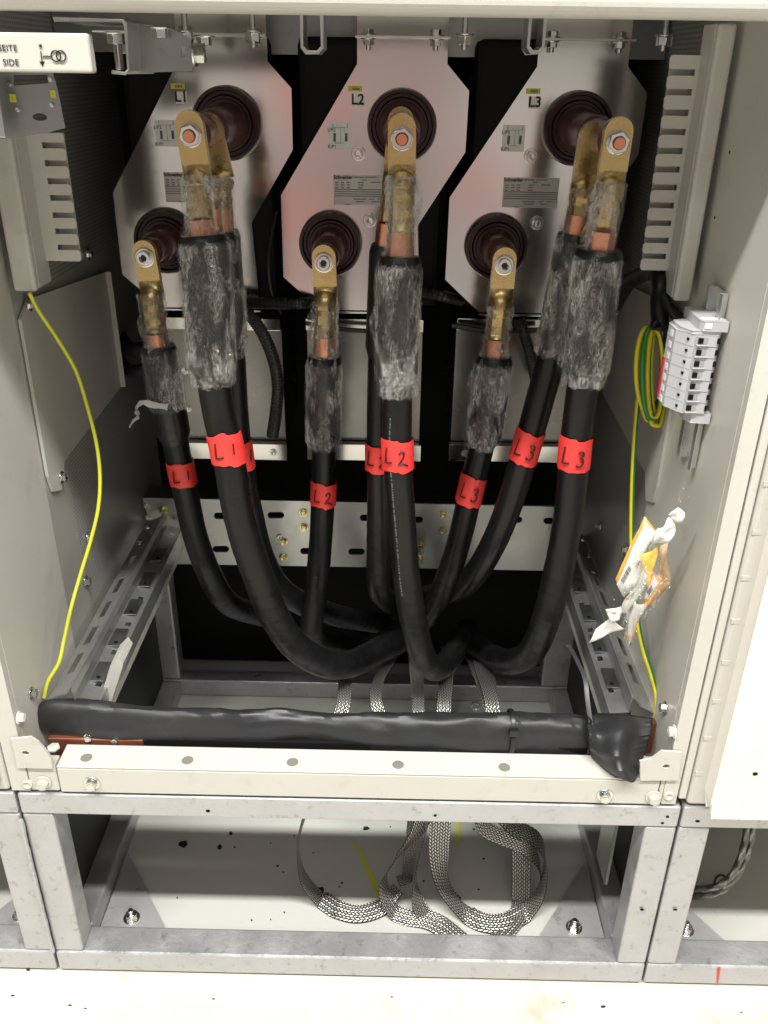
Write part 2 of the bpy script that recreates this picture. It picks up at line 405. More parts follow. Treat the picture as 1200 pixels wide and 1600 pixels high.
# ------------------------------------------------------------------ small hardware
def frame(n):
    n = V(n).normalized(); a = V((0, 0, 1)) if abs(n.z) < .9 else V((1, 0, 0))
    u = a.cross(n).normalized(); return u, n.cross(u)
def hexpts(c, n, r, rot=0):
    u, v = frame(n); return [c+u*r*math.cos(a)+v*r*math.sin(a) for a in [rot+math.pi/3*i for i in range(6)]]
def circ(c, n, r, k=24, ry=None):
    u, v = frame(n); ry = ry or r
    return [c+u*r*math.cos(2*math.pi*i/k)+v*ry*math.sin(2*math.pi*i/k) for i in range(k)]
def bolt(c, n, r, parent, m=None, name='bolt', h=None, washer=True, stub=False):
    c = V(c); n = V(n).normalized(); h = h or r*.9; b = MB(); z = .0
    if washer: b.lathe(c, n, [(0, r*1.45), (r*.18, r*1.45), (r*.24, r*1.38)], 28); z = r*.24
    b.prism(hexpts(c+n*z, n, r, random.random()), n*h)
    b.lathe(c+n*(z+h), n, [(0, r*.75), (r*.1, r*.62), (r*.06, r*.35)], 18)
    if stub: b.cyl(c+n*(z+h), c+n*(z+h+stub), r*.48, r*.45, 14)
    return b.build(name, m or BOLT, parent, bevel=r*.06)
def slot_pts(mapf, u, v, L, W, k=6):
    out = []
    for i in range(k+1):
        a = -math.pi/2+math.pi*i/k; out.append(mapf(u+(L-W)/2+W/2*math.cos(a), v+W/2*math.sin(a)))
    for i in range(k+1):
        a = math.pi/2+math.pi*i/k; out.append(mapf(u-(L-W)/2+W/2*math.cos(a), v+W/2*math.sin(a)))
    return out
# ================================================================== SETTING
b = MB(); b.box((-3, -3, -.05), (3, 3, 0)); tag(b.build('floor', CONC), kind='structure')
b = MB(); b.box((-1.4, .03, .0005), (1.4, .86, .004)); tag(b.build('inner_floor', CONC2), kind='structure')
b = MB(); b.box((-2.5, .88, 0), (2.5, .95, 2.6)); tag(b.build('room_wall', BLACK), kind='structure')
b = MB(); b.prism([P(553, 1318, Z=.0045), P(559, 1318, Z=.0045), P(607, 1418, Z=.0045), P(598, 1420, Z=.0045)], (0, 0, .0004))
b.prism([P(713, 1285, Z=.0045), P(719, 1285, Z=.0045), P(718, 1319, Z=.0045), P(713, 1319, Z=.0045)], (0, 0, .0004))
tag(b.build('floor_marking', CHALK), kind='structure')

# ------------------------------------------------------------------ base frames of welded galvanised tube
def tube_box(name, a, c, parent, bev=.004): b = MB(); b.box(a, c); return b.build(name, FRAME, parent, bevel=bev, seg=3)
def base_frame(label, x0, x1, pw=.043, gus=(1, 1), group='welded base frames under the cabinets'):
    t = thing('base_frame', label, 'base frame', ((x0+x1)/2, .35, 0), group)
    ZT, ZB = .334, .372
    tube_box('top_tube', (x0, 0, ZT), (x1, .045, ZB), t)
    tube_box('bottom_tube', (x0, 0, .0045), (x1, .048, .046), t)
    for xa in (x0, x1-pw):
        tube_box('post', (xa, .0015, .0475), (xa+pw, .044, ZT-.0015), t)
        tube_box('rear_post', (xa-.02 if xa > x0 else xa, .66, .0485), (xa+pw+(.0 if xa > x0 else .0), .70, .50), t)
        tube_box('side_tube', (xa+.001, .0495, .0045), (xa+pw-.001, .6585, .045), t)
        tube_box('top_side_tube', (xa+.001, .0465, ZT+.001), (xa+pw-.001, .6585, ZB-.001), t)
    tube_box('rear_tube', (x0, .66, .0045), (x1, .70, .047), t)
    for side, on in zip((0, 1), gus):
        if not on: continue
        xc = x0+pw if side == 0 else x1-pw; sg = 1 if side == 0 else -1
        b = MB(); b.prism([V((xc, .049, .006)), V((xc+sg*.118, .049, .006)), V((xc+sg*.005, .215, .006))], (0, 0, .006))
        g = b.build('gusset_plate', GUSS, t, bevel=.001)
        c = V((xc+sg*.046, .088, .012))
        bb = bolt(c, (0, 0, 1), .0092, g, name='anchor_bolt', stub=.009)
    return t
cf = base_frame('wide galvanised base frame under the open cabinet with braided straps inside', -.500, .3985)
lf = base_frame('galvanised base frame at the left edge with only its end post in view', -1.40, -.5035)
rf = base_frame('galvanised base frame right of the dark seam with a red pen mark', .4015, 1.3)
# weld seam, drilled holes, a weld bead, small plate on the post
b = MB(); pts = smoothpath([V((-.5015, -.0025, .325)), V((-.5015, -.0035, .18)), V((-.5015, -.0025, .05))], 20)
b.sweep(pts, [.0035+.0012*noise.noise(p*300) for p in pts], 8); b.build('weld_bead', FRAME, cf)
def hole_dots(parent, pts, r=.0028, axis=(0, -1, 0)):
    b = MB()
    for p in pts: b.prism(circ(V(p), axis, r*random.uniform(.8, 1.2), 12, r*random.uniform(.6, .9)), V(axis)*.0006)
    return b.build('drilled_hole', BLACK, parent)
hole_dots(cf, [P(680, 1274, Y=0), P(1043, 1276, Y=0), P(1035, 1286, Y=0), P(1003, 1421, Y=0), P(975, 1540, Y=0), P(325, 1267, Y=0)])
hole_dots(lf, [P(44, 1515, Y=0)])
hole_dots(rf, [P(1055, 1421, Y=0), P(1090, 1283, Y=0)])
b = MB(); b.prism([V((.350, .10, .30)), V((.350, .13, .30)), V((.350, .16, .27)), V((.350, .16, .10)), V((.350, .10, .10))], (.004, 0, 0))
b.build('side_tab', GALV, cf, bevel=.001)
b = MB(); pts = smoothpath([P(1124, 1511, Y=-.0012), P(1123, 1520, Y=-.0012), P(1121, 1538, Y=-.0012)], 6)
b.ribbon(pts, [(1, 0, 0)]*len(pts), [.003, .004, .004, .0045, .0045, .004, .004, .0035, .003, .003, .002, .002, .0015][:len(pts)], .0008); b.build('red_mark', RED, rf)
# dark sheets added in the base's open sides to block light from the neighbours
for xx in (-.497, .392):
    b = MB(); b.box((xx, .0475, .047), (xx+.003, .657, .3335)); b.build('side_light_block', DARK, cf)

# ------------------------------------------------------------------ neighbouring cabinets
def cab(label, x0, x1):
    t = thing('neighbouring_cabinet', label, 'cabinet', ((x0+x1)/2, .4, .376), 'cabinets standing next to the open one'); return t
lc = cab('closed beige cabinet of which only a strip shows at the left edge', -1.4, -.507)
b = MB(); b.box((-1.4, .0, .376), (-.5075, .84, 2.1)); b.build('body', BEIGE, lc, bevel=.006, seg=3)
b = MB(); b.box((-1.4, -.006, .392), (-.516, -.0005, 1.9)); b.build('front_panel', BEIGE, lc, bevel=.005, seg=3)
rc = cab('closed cabinet with a bright white front panel at the right edge', .402, 1.3)
b = MB(); b.box((.4035, .0, .376), (1.3, .84, 2.1)); b.build('body', BEIGE, rc, bevel=.006, seg=3)
b = MB(); x = .4235
b.prism([V((x-.001, -.022, .405)), V((x+.008, -.022, .378)), V((1.3, -.022, .378)), V((1.3, -.022, 1.9)), V((x-.001, -.022, 1.9))], (0, .021, 0))
b.build('front_panel', WHITE, rc, bevel=.003, seg=3)
hole_dots(rc, [P(1180, 1209, Y=-.0223)], .004)
b = MB()
for i in range(12): b.prism([V((.4035+.002, -.0008, .43+i*.06)), V((.4035+.012, -.0008, .43+i*.06)), V((.4035+.012, -.0008, .436+i*.06)), V((.4035+.002, -.0008, .436+i*.06))], (0, .002, 0))
b.build('edge_notches', BEIGE, rc)

# ------------------------------------------------------------------ the open cabinet
XL, XR = -.480, .370
cb = thing('open_cabinet', 'open beige switchgear cabinet with its front cover off, holding the cables', 'cabinet', (-.055, .38, .376))
def wall_plate(name, pts, vec, m, bev=.0012, holes=()): b = MB(); b.prism(pts, vec, holes); return b.build(name, m, cb, bevel=bev)
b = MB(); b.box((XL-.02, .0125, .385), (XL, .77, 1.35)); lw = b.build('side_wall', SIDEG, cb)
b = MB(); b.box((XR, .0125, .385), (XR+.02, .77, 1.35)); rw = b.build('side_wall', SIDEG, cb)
b = MB(); b.box((XL-.02, .772, .02), (XR+.02, .785, 1.40)); b.build('rear_wall', BLACK, cb)
b = MB(); b.box((XL-.02, .05, 1.352), (XR+.02, .77, 1.36)); b.build('shading_roof', DARK, cb)  # unseen compartment roof, added to keep light out of the interior
# front posts: smooth painted strips on the walls' front edges
b = MB(); b.box((-.5045, 0, .3775), (XL+.0006, .012, 1.35)); b.box((XL-.0, .012, .386), (XL+.001, .215, 1.35)); b.build('front_post', BEIGE, cb, bevel=.003, seg=3)
b = MB(); b.box((XR-.0006, 0, .3775), (.3885, .012, 1.35)); b.box((XR-.001, .012, .386), (XR, .265, 1.35)); b.build('front_post', BEIGE, cb, bevel=.003, seg=3)
b = MB(); b.box((.3915, .001, .386), (.4015, .012, 1.35)); b.build('edge_strip', BEIGE, cb, bevel=.002, seg=3)
# header
b = MB(); b.box((-1.4, -.03, 1.291), (1.3, .012, 2.1)); b.build('header_beam', BEIGE, cb, bevel=.011, seg=5)
# sill
Z1 = .422
b = MB(); b.box((-.438, .0, Z1-.003), (.362, .043, Z1)); b.box((-.438, .0, .3765), (.362, .0035, Z1-.004)); b.box((-.438, .040, .395), (.362, .043, Z1-.0035))
sill = b.build('front_sill', BEIGE, cb, bevel=.0012)
for xa, xb_ in ((-.4785, -.4395), (.3635, .3695)):
    b = MB(); b.box((xa, .0005, .378), (xb_, .02, .424)); b.build('sill_end', BEIGE, cb, bevel=.002)
for x, y in ((135, 1184), (293, 1188), (457, 1191), (622, 1195), (788, 1199)):
    p = P(x, y, Z=Z1); b = MB(); b.lathe(p-V((0, 0, .0015)), (0, 0, 1), [(0, .0078), (.0019, .0078), (.0021, .007), (.0017, .001)], 24); b.build('hole_plug', PLUG, sill)
for x, y, m in ((144, 1223, BOLT), (945, 1242, BOLT), (68, 1222, BEIGE), (1021, 1245, BEIGE)):
    bolt(P(x, y, Y=-.0003), (0, -1, 0), .0075, cb, m)
for x, y in ((43, 1225), (1045, 1243)):
    b = MB(); b.lathe(P(x, y, Y=.0), (0, -1, 0), [(-.002, .007), (.002, .007), (.003, .0055), (.001, .0025)], 20); b.build('plug', BEIGE, cb)
# corner brackets
def bracket(pxs, hx, hy, yy=-.0042):
    b = MB(); c = P(hx, hy, Y=yy); b.prism([P(x, y, Y=yy) for x, y in pxs], (0, .003, 0), [circ(c, (0, -1, 0), .0048, 16, .0042)])
    return b.build('corner_bracket', BEIGE, cb, bevel=.0008)
bracket([(17, 1155), (48, 1152), (60, 1160), (74, 1176), (80, 1186), (82, 1201), (27, 1199)], 40, 1177)
bracket([(1000, 1190), (1018, 1186), (1034, 1174), (1066, 1176), (1060, 1219), (1001, 1220)], 1041, 1198)
b = MB(); b.lathe(P(84, 1170, Z=.423), (0, 0, 1), [(0, .009), (.004, .009), (.0045, .007)], 6); b.build('bolt', BEIGE, cb, bevel=.001)
b = MB(); b.lathe(P(1004, 1189, Z=.423), (0, 0, 1), [(0, .009), (.004, .009), (.0045, .007)], 6); b.build('bolt', BEIGE, cb, bevel=.001)
# cover plates on the side walls
CP = [(45, 468), (165, 425), (190, 603), (100, 722), (97, 765), (84, 768), (76, 745), (33, 500)]
b = MB(); lp = [P(x, y, X=-.4745) for x, y in CP]; b.prism(lp, (-.0040, 0, 0)); b.box((-.4745, lp[1].y, lp[2].z), (-.466, lp[1].y+.002, lp[1].z)); b.build('cover_plate', SIDEG if False else BEIGE_D, cb, bevel=.0008)
b = MB(); b.prism([V((.3645, p.y, p.z)) for p in lp], (.0040, 0, 0)); b.build('cover_plate', BEIGE_D, cb, bevel=.0008)
for x, y, m in ((46, 476, BOLT), (96, 746, BOLT), (138, 840, BOLT), (134, 908, BOLT), (49, 1083, BOLT), (29, 1121, WHITE), (137, 397, BOLT)):
    bolt(P(x, y, X=-.4735 if y in (476, 746) else XL+.0015), (1, 0, 0), .0062, cb, m)
for x, y, m in ((1040, 1106, BOLT), (1054, 1143, WHITE), (978, 858, BOLT), (938, 822, BOLT)):
    bolt(P(x, y, X=XR-.0015), (-1, 0, 0), .0062, cb, m)
for x, y in ((1140, 238), (1117, 340)):
    b = MB(); b.lathe(P(x, y, X=XR-.001), (-1, 0, 0), [(0, .0018), (.0004, .0018)], 10); b.build('screw_hole', BLACK, cb)
# lower wall ledges that carry the rails
def px_plate(name, pts, m, parent, vec=(0, 0, -.002), bev=.0006, **k): b = MB(); b.prism([P(x, y, **k) for x, y in pts], vec); return b.build(name, m, parent, bevel=bev)

# ------------------------------------------------------------------ slotted rails
def rail(label, side):
    t = thing('slotted_rail', label, 'rail', (-.45 if side < 0 else .34, .3, .40), 'slotted rails along the side walls')
    if side < 0: Y0, Y1 = .075, .60; prof = [(75, 1093), (103, 1083), (110, 1075), (117, 1084), (119, 1100), (150, 1106), (152, 1120), (172, 1122)]; yc = .075
    else: Y0, Y1 = .085, .60; prof = [(1022, 1114), (1000, 1102), (990, 1091), (985, 1100), (984, 1112), (955, 1115), (952, 1128), (935, 1128)]; yc = .085
    A = [P(x, y, Y=yc) for x, y in prof]
    if side < 0: dx = .0; dz = 0
    yv = V((0, 1, 0))
    def strip(p, q, th, slots, y0, y1, L, w0, w1, name, m):
        """sheet between profile points p and q, running from y0 to y1, with real slots"""
        b = MB(); d = q-p; nrm = V((0, 1, 0)).cross(d).normalized()
        if nrm.z < 0: nrm = -nrm
        mp = lambda u, v: V((p.x, 0, p.z)) + V((d.x, 0, d.z))*v + yv*u
        outer = [mp(y0, 0), mp(y1, 0), mp(y1, 1), mp(y0, 1)]
        holes = [[mp(c-L/2, w0), mp(c+L/2, w0), mp(c+L/2, w1), mp(c-L/2, w1)] for c in slots]
        b.prism(outer, -nrm*th, holes); return b.build(name, m, t, bevel=.0004)
    mids = ((108, 1036), (129, 992), (148, 951), (165, 914), (181, 880)) if side < 0 else ((992, 1052), (972, 1010), (952, 965), (942, 935), (931, 905))
    sl = [P(x, y, Z=(A[0].z+A[1].z)/2).y for x, y in mids]
    strip(A[0], A[1], .0018, sl, Y0, Y1, .048, .34, .74, 'slotted_flange', RAILM)
    b = MB()
    for i in (1, 2, 3):
        p, q = A[i], A[i+1]; d = (q-p); nr = V((0, 1, 0)).cross(d).normalized()*.0018
        b.prism([V((p.x, Y0, p.z)), V((p.x, Y1, p.z)), V((q.x, Y1, q.z)), V((q.x, Y0, q.z))], nr)
    b.build('ridge', RAILM, t, bevel=.0004)
    sl2 = [Y0+.05+i*.075 for i in range(7)]
    strip(A[4], A[5], .0018, sl2, Y0, Y1, .012, .45, .75, 'lower_flange', RAILM)
    b = MB()
    p, q = A[5], A[6]; nr = V((.0018*side*-1, 0, 0)); b.prism([V((p.x, Y0, p.z)), V((p.x, Y1, p.z)), V((p.x, Y1, p.z-.03)), V((p.x, Y0, p.z-.03))], nr)
    b.build('web', RAILM, t, bevel=.0004)
    # hook shaped spring tabs on the lower flange
    for i in range(5):
        y = Y0+.05+i*.085; s_ = -side
        z = (A[4].z+A[5].z)/2+.0025
        b = MB(); b.box((A[4].x+s_*.002, y, z), (A[5].x-s_*.004, y+.045, z+.0018)); 
        tb = b.build('tab', GALV_D, t, bevel=.0004)
        bb = MB(); bb.lathe(V(((A[4].x+A[5].x)/2, y+.008, z+.0018)), (0, 0, 1), [(0, .0032), (.001, .003)], 12); bb.build('screw', BLACK, tb)
    for yy in (.50, .56):
        bolt(V(((A[0].x+A[1].x)/2, yy, A[1].z-.002)), (0, 0, 1), .0055, t)
    return t, A
rl, AL = rail('galvanised slotted rail along the left side wall, beside the plain yellow wire', -1)
rr, AR = rail('galvanised slotted rail along the right side wall, under the hanging tags', 1)
px_plate('support_angle', [(155, 1100), (172, 1100), (192, 1038), (185, 1029), (172, 1040)], BEIGE, cb, Y=.12, vec=(0, .05, .0))
b = MB(); q = P(168, 1098, Z=.43); 
px_plate('support_angle', [(945, 1112), (972, 1116), (950, 1040), (926, 1024), (915, 1035)], BEIGE, cb, Z=.415)
px_plate('support_angle', [(130, 943), (144, 955), (200, 862), (170, 838), (128, 900)], BEIGE, cb, Z=.455)
px_plate('support_angle', [(968, 905), (1000, 900), (985, 860), (958, 855)], BEIGE, cb, Z=.455)
for a in (AL, AR):
    sg = 1 if a is AL else -1
    b = MB(); b.box((a[5].x, .08, a[5].z-.031), (a[5].x+sg*.0015, .6, a[5].z-.045)); b.build('lower_web', BEIGE_D, cb)

# ------------------------------------------------------------------ perforated cross plate at the back
ct = thing('cross_plate', 'wide slotted steel plate across the rear behind the hanging cables', 'steel plate', (-.07, .62, .35))
YC = .62; mp = lambda x, y: P(x, y, Y=YC)
out = [mp(*q) for q in ((222, 778), (238, 826), (252, 868), (262, 881), (560, 886), (868, 892), (874, 792), (560, 785))]
def slotpx(x, y, L=26, W=10): return slot_pts(lambda u, v: mp(u, v), x, y, L, W)
holes = [slotpx(*q) for q in ((270, 857), (431, 805), (575, 809), (557, 862), (347, 806), (482, 861), (648, 812), (862, 814), (803, 812), (345, 858))]
b = MB(); b.prism(out, (0, .004, 0), holes); b.build('plate', GALV, ct, bevel=.0005)
b = MB(); o0, o1 = mp(222, 777), mp(874, 791); b.box((o0.x, YC+.005, (o0.z+o1.z)/2-.004), (o1.x, YC+.06, (o0.z+o1.z)/2-.002)); b.build('top_flange', GALV_D, ct)
for i, (x, y) in enumerate(((255, 797), (256, 820), (474, 801), (475, 824), (443, 846), (443, 870), (693, 803), (692, 828), (657, 852), (657, 873))):
    bolt(mp(x, y), (0, -1, 0), .0062, ct, BOLT_Y, h=.006)
for x, y in ((229, 790), (232, 808), (436, 838), (620, 851)): bolt(mp(x, y), (0, -1, 0), .004, ct, BOLT)
b = MB(); b.prism(circ(mp(272, 808)-V((0, .0004, 0)), (0, -1, 0), .0075, 20), (0, -.0004, 0)); st = b.build('earth_sticker', PAPER_G, ct)
b = MB()
for i, wd in enumerate((.008, .0055, .003)): b.box((mp(272, 808).x-wd/2, YC-.0012, mp(272, 808).z-.001-i*.0016), (mp(272, 808).x+wd/2, YC-.0009, mp(272, 808).z-.0004-i*.0016))
b.box((mp(272, 808).x-.0004, YC-.0012, mp(272, 808).z-.0004), (mp(272, 808).x+.0004, YC-.0009, mp(272, 808).z+.004)); b.build('earth_symbol', INK_G, st)

# ------------------------------------------------------------------ grey mounting boxes under the transformers
def mbox(label, xa, xb, yt, ym, yb, cut=0):
    Y = .50; a = P(xa, yt, Y=Y); c = P(xb, yt, Y=Y); zt = a.z; zm = P((xa+xb)/2, ym, Y=Y).z; zb = P((xa+xb)/2, yb, Y=Y).z
    t = thing('mounting_box', label, 'metal box', ((a.x+c.x)/2, Y, zb), 'metal boxes under the transformers')
    x0, x1 = P(xa, ym, Y=Y).x, P(xb, ym, Y=Y).x
    b = MB(); b.box((x0, Y, zm+.001), (x1, Y+.002, zt-.02)); b.box((x0, Y+.002, zm+.001), (x0+.002, Y+.2, zt-.02)); b.box((x1-.002, Y+.002, zm+.001), (x1, Y+.2, zt-.02)); b.build('front_sheet', BOXST, t, bevel=.0008)
    b = MB(); b.box((x0-.003, Y-.016, zb), (x1+.003, Y-.014, zm)); b.box((x0-.003, Y-.0138, zm-.002), (x1+.003, Y+.0, zm)); b.build('bottom_flange', CTSTEEL, t, bevel=.0008)
    b = MB(); b.box((x0, Y-.014, zt-.019), (x1, Y-.012, zt)); b.build('top_flange', CTSTEEL, t, bevel=.0008)
    for fx, z in ((.12, (zb+zm)/2), (.9, (zb+zm)/2)): bolt(V((x0+(x1-x0)*fx, Y-.016, z)), (0, -1, 0), .0045, t, h=.003)
    for fx, z in ((.2, zm+.12), (.62, zm+.12), (.2, zm+.055), (.58, zm+.05)): bolt(V((x0+(x1-x0)*fx, Y, z)), (0, -1, 0), .004, t, h=.003)
    return t
mbox('grey metal box below the L1 transformer, behind the ribbed conduit', 262, 447, 492, 687, 712)
mbox('grey metal box below the L2 transformer, behind the middle cables', 484, 655, 494, 689, 714)
mbox('grey metal box below the L3 transformer, behind the right cables', 704, 895, 494, 691, 716)

# ------------------------------------------------------------------ current transformers
YP = .45; pp = lambda x, y, d=0: P(x, y, Y=YP-d)
step = pp(835, 155).x-pp(558, 155).x
def ct_unit(i):
    nm = ('L1', 'L2', 'L3')[i]
    side = ('left', 'middle', 'right')[i]
    base = pp(555, 490)
    t = thing('current_transformer', ('left transformer with its steel plate marked L1 and two brown bushings', 'middle transformer with its steel plate marked L2 and red reflections', 'right transformer with its steel plate marked L3 and two brown bushings')[i],
              'transformer', (base.x, YP, base.z), 'current transformers at the top rear of the cabinet')
    mp = lambda x, y: pp(x, y)
    b = MB(); plate = [(558, 22), (558, 100), (439, 305), (443, 433), (500, 484), (655, 486), (653, 352), (727, 238), (733, 142), (699, 100), (702, 22)]
    holes = [slot_pts(lambda u, v: mp(u, v), 560, 245, 14, 14), slot_pts(lambda u, v: mp(u, v), 579, 348, 14, 14)]
    b.prism([mp(*q) for q in plate], (0, .003, 0), holes); fp = b.build('face_plate', CTSTEEL, t, bevel=.0006)
    b = MB(); a, c = mp(500, 486), mp(655, 487); b.box((a.x, YP+.004, a.z-.004), (c.x, YP+.04, a.z-.001)); b.build('bottom_fold', CTSTEEL, t, bevel=.0005)
    b = MB(); a, c = mp(556, 57), mp(703, 60); b.box((a.x, YP-.022, a.z-.002), (c.x, YP-.0005, a.z+.001)); fl = b.build('top_flange', GALV, t, bevel=.0005)
    for x in (576, 681):
        q = mp(x, 60); bolt(V((q.x, YP-.013, a.z-.002)), (0, 0, -1), .0068, fl, stub=.006)
        bolt(V((q.x, YP-.013, a.z+.001)), (0, 0, 1), .0068, fl)
    b = MB(); q0, q1 = mp(470, 300), mp(690, 300); b.box((q0.x, YP+.006, base.z+.01), (q1.x, YP+.26, base.z+.37)); b.box((q0.x-.01, YP+.05, base.z+.05), (q1.x+.02, YP+.22, base.z+.33)); b.build('resin_body', BLACK, t, bevel=.01)
    # bushings
    def bushing(x, y, R, L, tipx, tipy):
        c = mp(x, y); tip = P(tipx, tipy, Y=YP-L); ax = (tip-c)
        ax = V((ax.x, ax.y, ax.z)).normalized(); k = R/.048
        dy = V((0, -1, 0))
        b = MB(); b.lathe(c+V((0, .002, 0)), dy, [(0, .048*k), (.012, .048*k), (.017, .046*k), (.017, .0425*k), (.010, .041*k), (.010, .037*k), (.016, .035*k), (.016, .031*k), (.022, .030*k), (.022, .020*k)], 48)
        o = b.build('bushing', RESIN, t, angle=30)
        b = MB(); b.lathe(c+V((0, -.018, 0)), tip-c, [(0, .026*k), (.03, .0235*k), (L*.55-.02, .0205*k), (L*.55-.02, .0215*k), (L*.8-.02, .0205*k), (L-.046, .0200*k), (L-.042, .018*k)], 40)
        b.build('core', RESIN_L, o, angle=30)
        return c, tip
    geo = [((355, 195, 298, 212), (253, 380, 227, 398)), ((628, 197, 628, 217), (517, 380, 506, 410)), ((900, 200, 966, 223), (772, 382, 788, 413))][i]
    dxp = step*(i-1)
    # all three units are identical castings: bushing seats come from the middle one
    L1, L2 = (.225, .235, .245)[i], .115
    off = V((dxp, 0, 0))
    for (bx, by), R, L, (tx, ty) in (((628, 197), .048, L1, geo[0][2:]), ((517, 380), .046, L2, geo[1][2:])):
        c = mp(bx, by); Yt = YP-L; tip = P(tx, ty, Y=Yt) - off
        dy = V((0, -1, 0)); k = R/.048
        b = MB(); b.lathe(c+V((0, .002, 0)), dy, [(0, .048*k), (.012, .048*k), (.017, .046*k), (.017, .0425*k), (.010, .041*k), (.010, .037*k), (.015, .035*k), (.015, .032*k), (.020, .031*k), (.020, .022*k)], 48)
        o = b.build('bushing', RESIN, t, angle=30)
        axv = (tip-(c+V((0, -.016, 0)))); LL = axv.length-.016
        b = MB(); b.lathe(c+V((0, -.016, 0)), axv, [(0, .027*k), (.03, .0245*k), (LL*.48, .0215*k), (LL*.48, .0235*k), (LL*.52, .0235*k), (LL*.52, .0205*k), (LL*.85, .0200*k), (LL-.004, .0195*k), (LL, .017*k)], 40)
        b.build('core', RESIN_L, o, angle=30)
    for x, y in ((560, 240), (578, 344)):
        bolt(mp(x, y)-V((0, .0005, 0)), (0, -1, 0), .0068, t, h=.007)
    # labels
    def lab(name, x0, y0, x1, y1, m, d=.0006):
        a = mp(x0, y0); c = mp(x1, y1); b = MB(); b.box((a.x, YP-.0009, c.z), (c.x, YP-.0003, a.z)); return b.build(name, m, t, bevel=.0002)
    l = lab('phase_label', 550, 147, 568, 166, PAPER); tt = text('letters', nm, .0185, mp(559, 156)-V((0, .0012, 0)), INK, l, bold=.0004)
    l = lab('yellow_tag', 544, 134, 566, 143, YEL); b = MB()
    for x0, x1 in ((551, 552.5), (553.3, 554.6), (555.4, 557.4), (558.2, 559.4), (560.2, 561.6)): a = mp(x0, 137); c = mp(x1, 141); b.box((a.x, YP-.0014, c.z), (c.x, YP-.0010, a.z))
    b.build('faded_print', INK_G, l)
    l = lab('diagram_label', 513, 191, 548, 233, PAPER)
    b = MB(); c0 = mp(513, 191)
    def r(x0, y0, x1, y1): a = mp(x0, y0); c = mp(x1, y1); b.box((a.x, YP-.0016, min(a.z, c.z)), (c.x, YP-.0010, max(a.z, c.z)))
    r(521, 208, 525, 221); r(539, 208, 543, 221)
    k = .35
    for q in ((520, 193, 520.6, 199), (543, 193, 543.6, 199), (520, 199, 543.6, 199.6), (532, 199, 532.6, 224), (523, 223.4, 538, 224), (523, 221, 523.6, 224), (537.5, 199, 538, 206)): r(*q)
    b.build('diagram', INK_G, l)
    text('letters', 'L/P2', .0062, mp(518, 203)-V((0, .0012, 0)), INK, l); text('letters', 'K/P1', .0062, mp(519, 229)-V((0, .0012, 0)), INK, l)
    l = lab('rating_plate', 521, 273, 607, 321, PAPER_G)
    text('letters', 'Schneider', .0068, mp(536, 277)-V((0, .0012, 0)), INK, l, bold=.0002)
    b = MB(); rr_ = random.Random(4)
    for row, (yy, spans) in enumerate(((277, ((553, 568), (571, 588))), (281, ((566, 573),)), (285, ((524, 529), (533, 538), (542, 547), (560, 568), (580, 594))), (289, ((524, 529), (533, 538), (542, 547), (560, 568))), (293, ((524, 529), (533, 538), (542, 547), (560, 567))),
                                       (311, ((552, 573), (577, 585), (590, 600))), (315, ((556, 570), (580, 592))), (319, ((540, 548),)))):
        for s0, s1 in spans:
            x = s0
            while x < s1:
                ww = rr_.uniform(.5, 1.1); r(x, yy-.9, min(s1, x+ww), yy+.9); x += ww+rr_.uniform(.35, .7)
    for yy in (296, 299.5, 303, 306.5): r(523, yy, 606, yy+.3)
    b.build('small_print', INK_G, l)
    return t
for i in range(3):
    t = ct_unit(i); t.location.x += step*(i-1)
# red reflection is the hall's own; black corrugated loom, cross bar at the top
xb = thing('cross_bar', 'galvanised cross bar behind the top of the transformer plates', 'cross bar', (-.05, .48, 1.28))
b = MB(); a = P(290, 95, Y=.50); c = P(1060, 30, Y=.50); b.box((XL+.002, .50, P(500, 86, Y=.5).z), (XR-.002, .504, 1.35)); b.build('web', GALV_D, xb)
b = MB(); b.box((XL+.002, .10, 1.322), (XR-.002, .499, 1.325)); b.build('shelf', GALV, xb)
for x0, x1 in ((470, 505), (822, 855)):
    a = P(x0, 84, Y=.30); c = P(x1, 27, Y=.30); z1 = 1.32; w_ = c.x-a.x
    t = thing('hanger_frame', 'U shaped steel hanger hanging %s' % ('between the L1 and L2 plates' if x0 == 470 else 'between the L2 and L3 plates'), 'hanger', ((a.x+c.x)/2, .32, a.z), 'U shaped hangers at the top')
    pr = [(a.x, z1), (a.x, a.z+.006), (a.x+.006, a.z), (c.x-.006, a.z), (c.x, a.z+.006), (c.x, z1), (c.x-.0035, z1), (c.x-.0035, a.z+.008), (c.x-.008, a.z+.0035), (a.x+.008, a.z+.0035), (a.x+.0035, a.z+.008), (a.x+.0035, z1)]
    b = MB(); b.prism([V((x, .30, z)) for x, z in pr], (0, .05, 0)); b.build('loop', GALV, t, bevel=.0006)
for x, y, wh in ((290, 55, 'left of the first plate'), (395, 55, 'over the L1 plate'), (726, 60, 'between the middle and right plates'), (1038, 62, 'beside the right wall')):
    p = P(x, y, Y=.30); t = thing('stud_bolt', 'steel stud with nut hanging from the top sheet ' + wh, 'bolt', (p.x, .30, p.z), 'hanging studs at the top')
    b = MB(); b.cyl(V((p.x, .30, p.z-.012)), V((p.x, .30, 1.321)), .0035); b.build('stud', BOLT, t)
    b = MB(); b.prism(hexpts(V((p.x, .30, p.z-.006)), (0, 0, 1), .009), (0, 0, .008)); b.lathe(V((p.x, .30, p.z+.003)), (0, 0, 1), [(0, .011), (.002, .011)], 20); b.build('nut', BOLT, t, bevel=.0006)
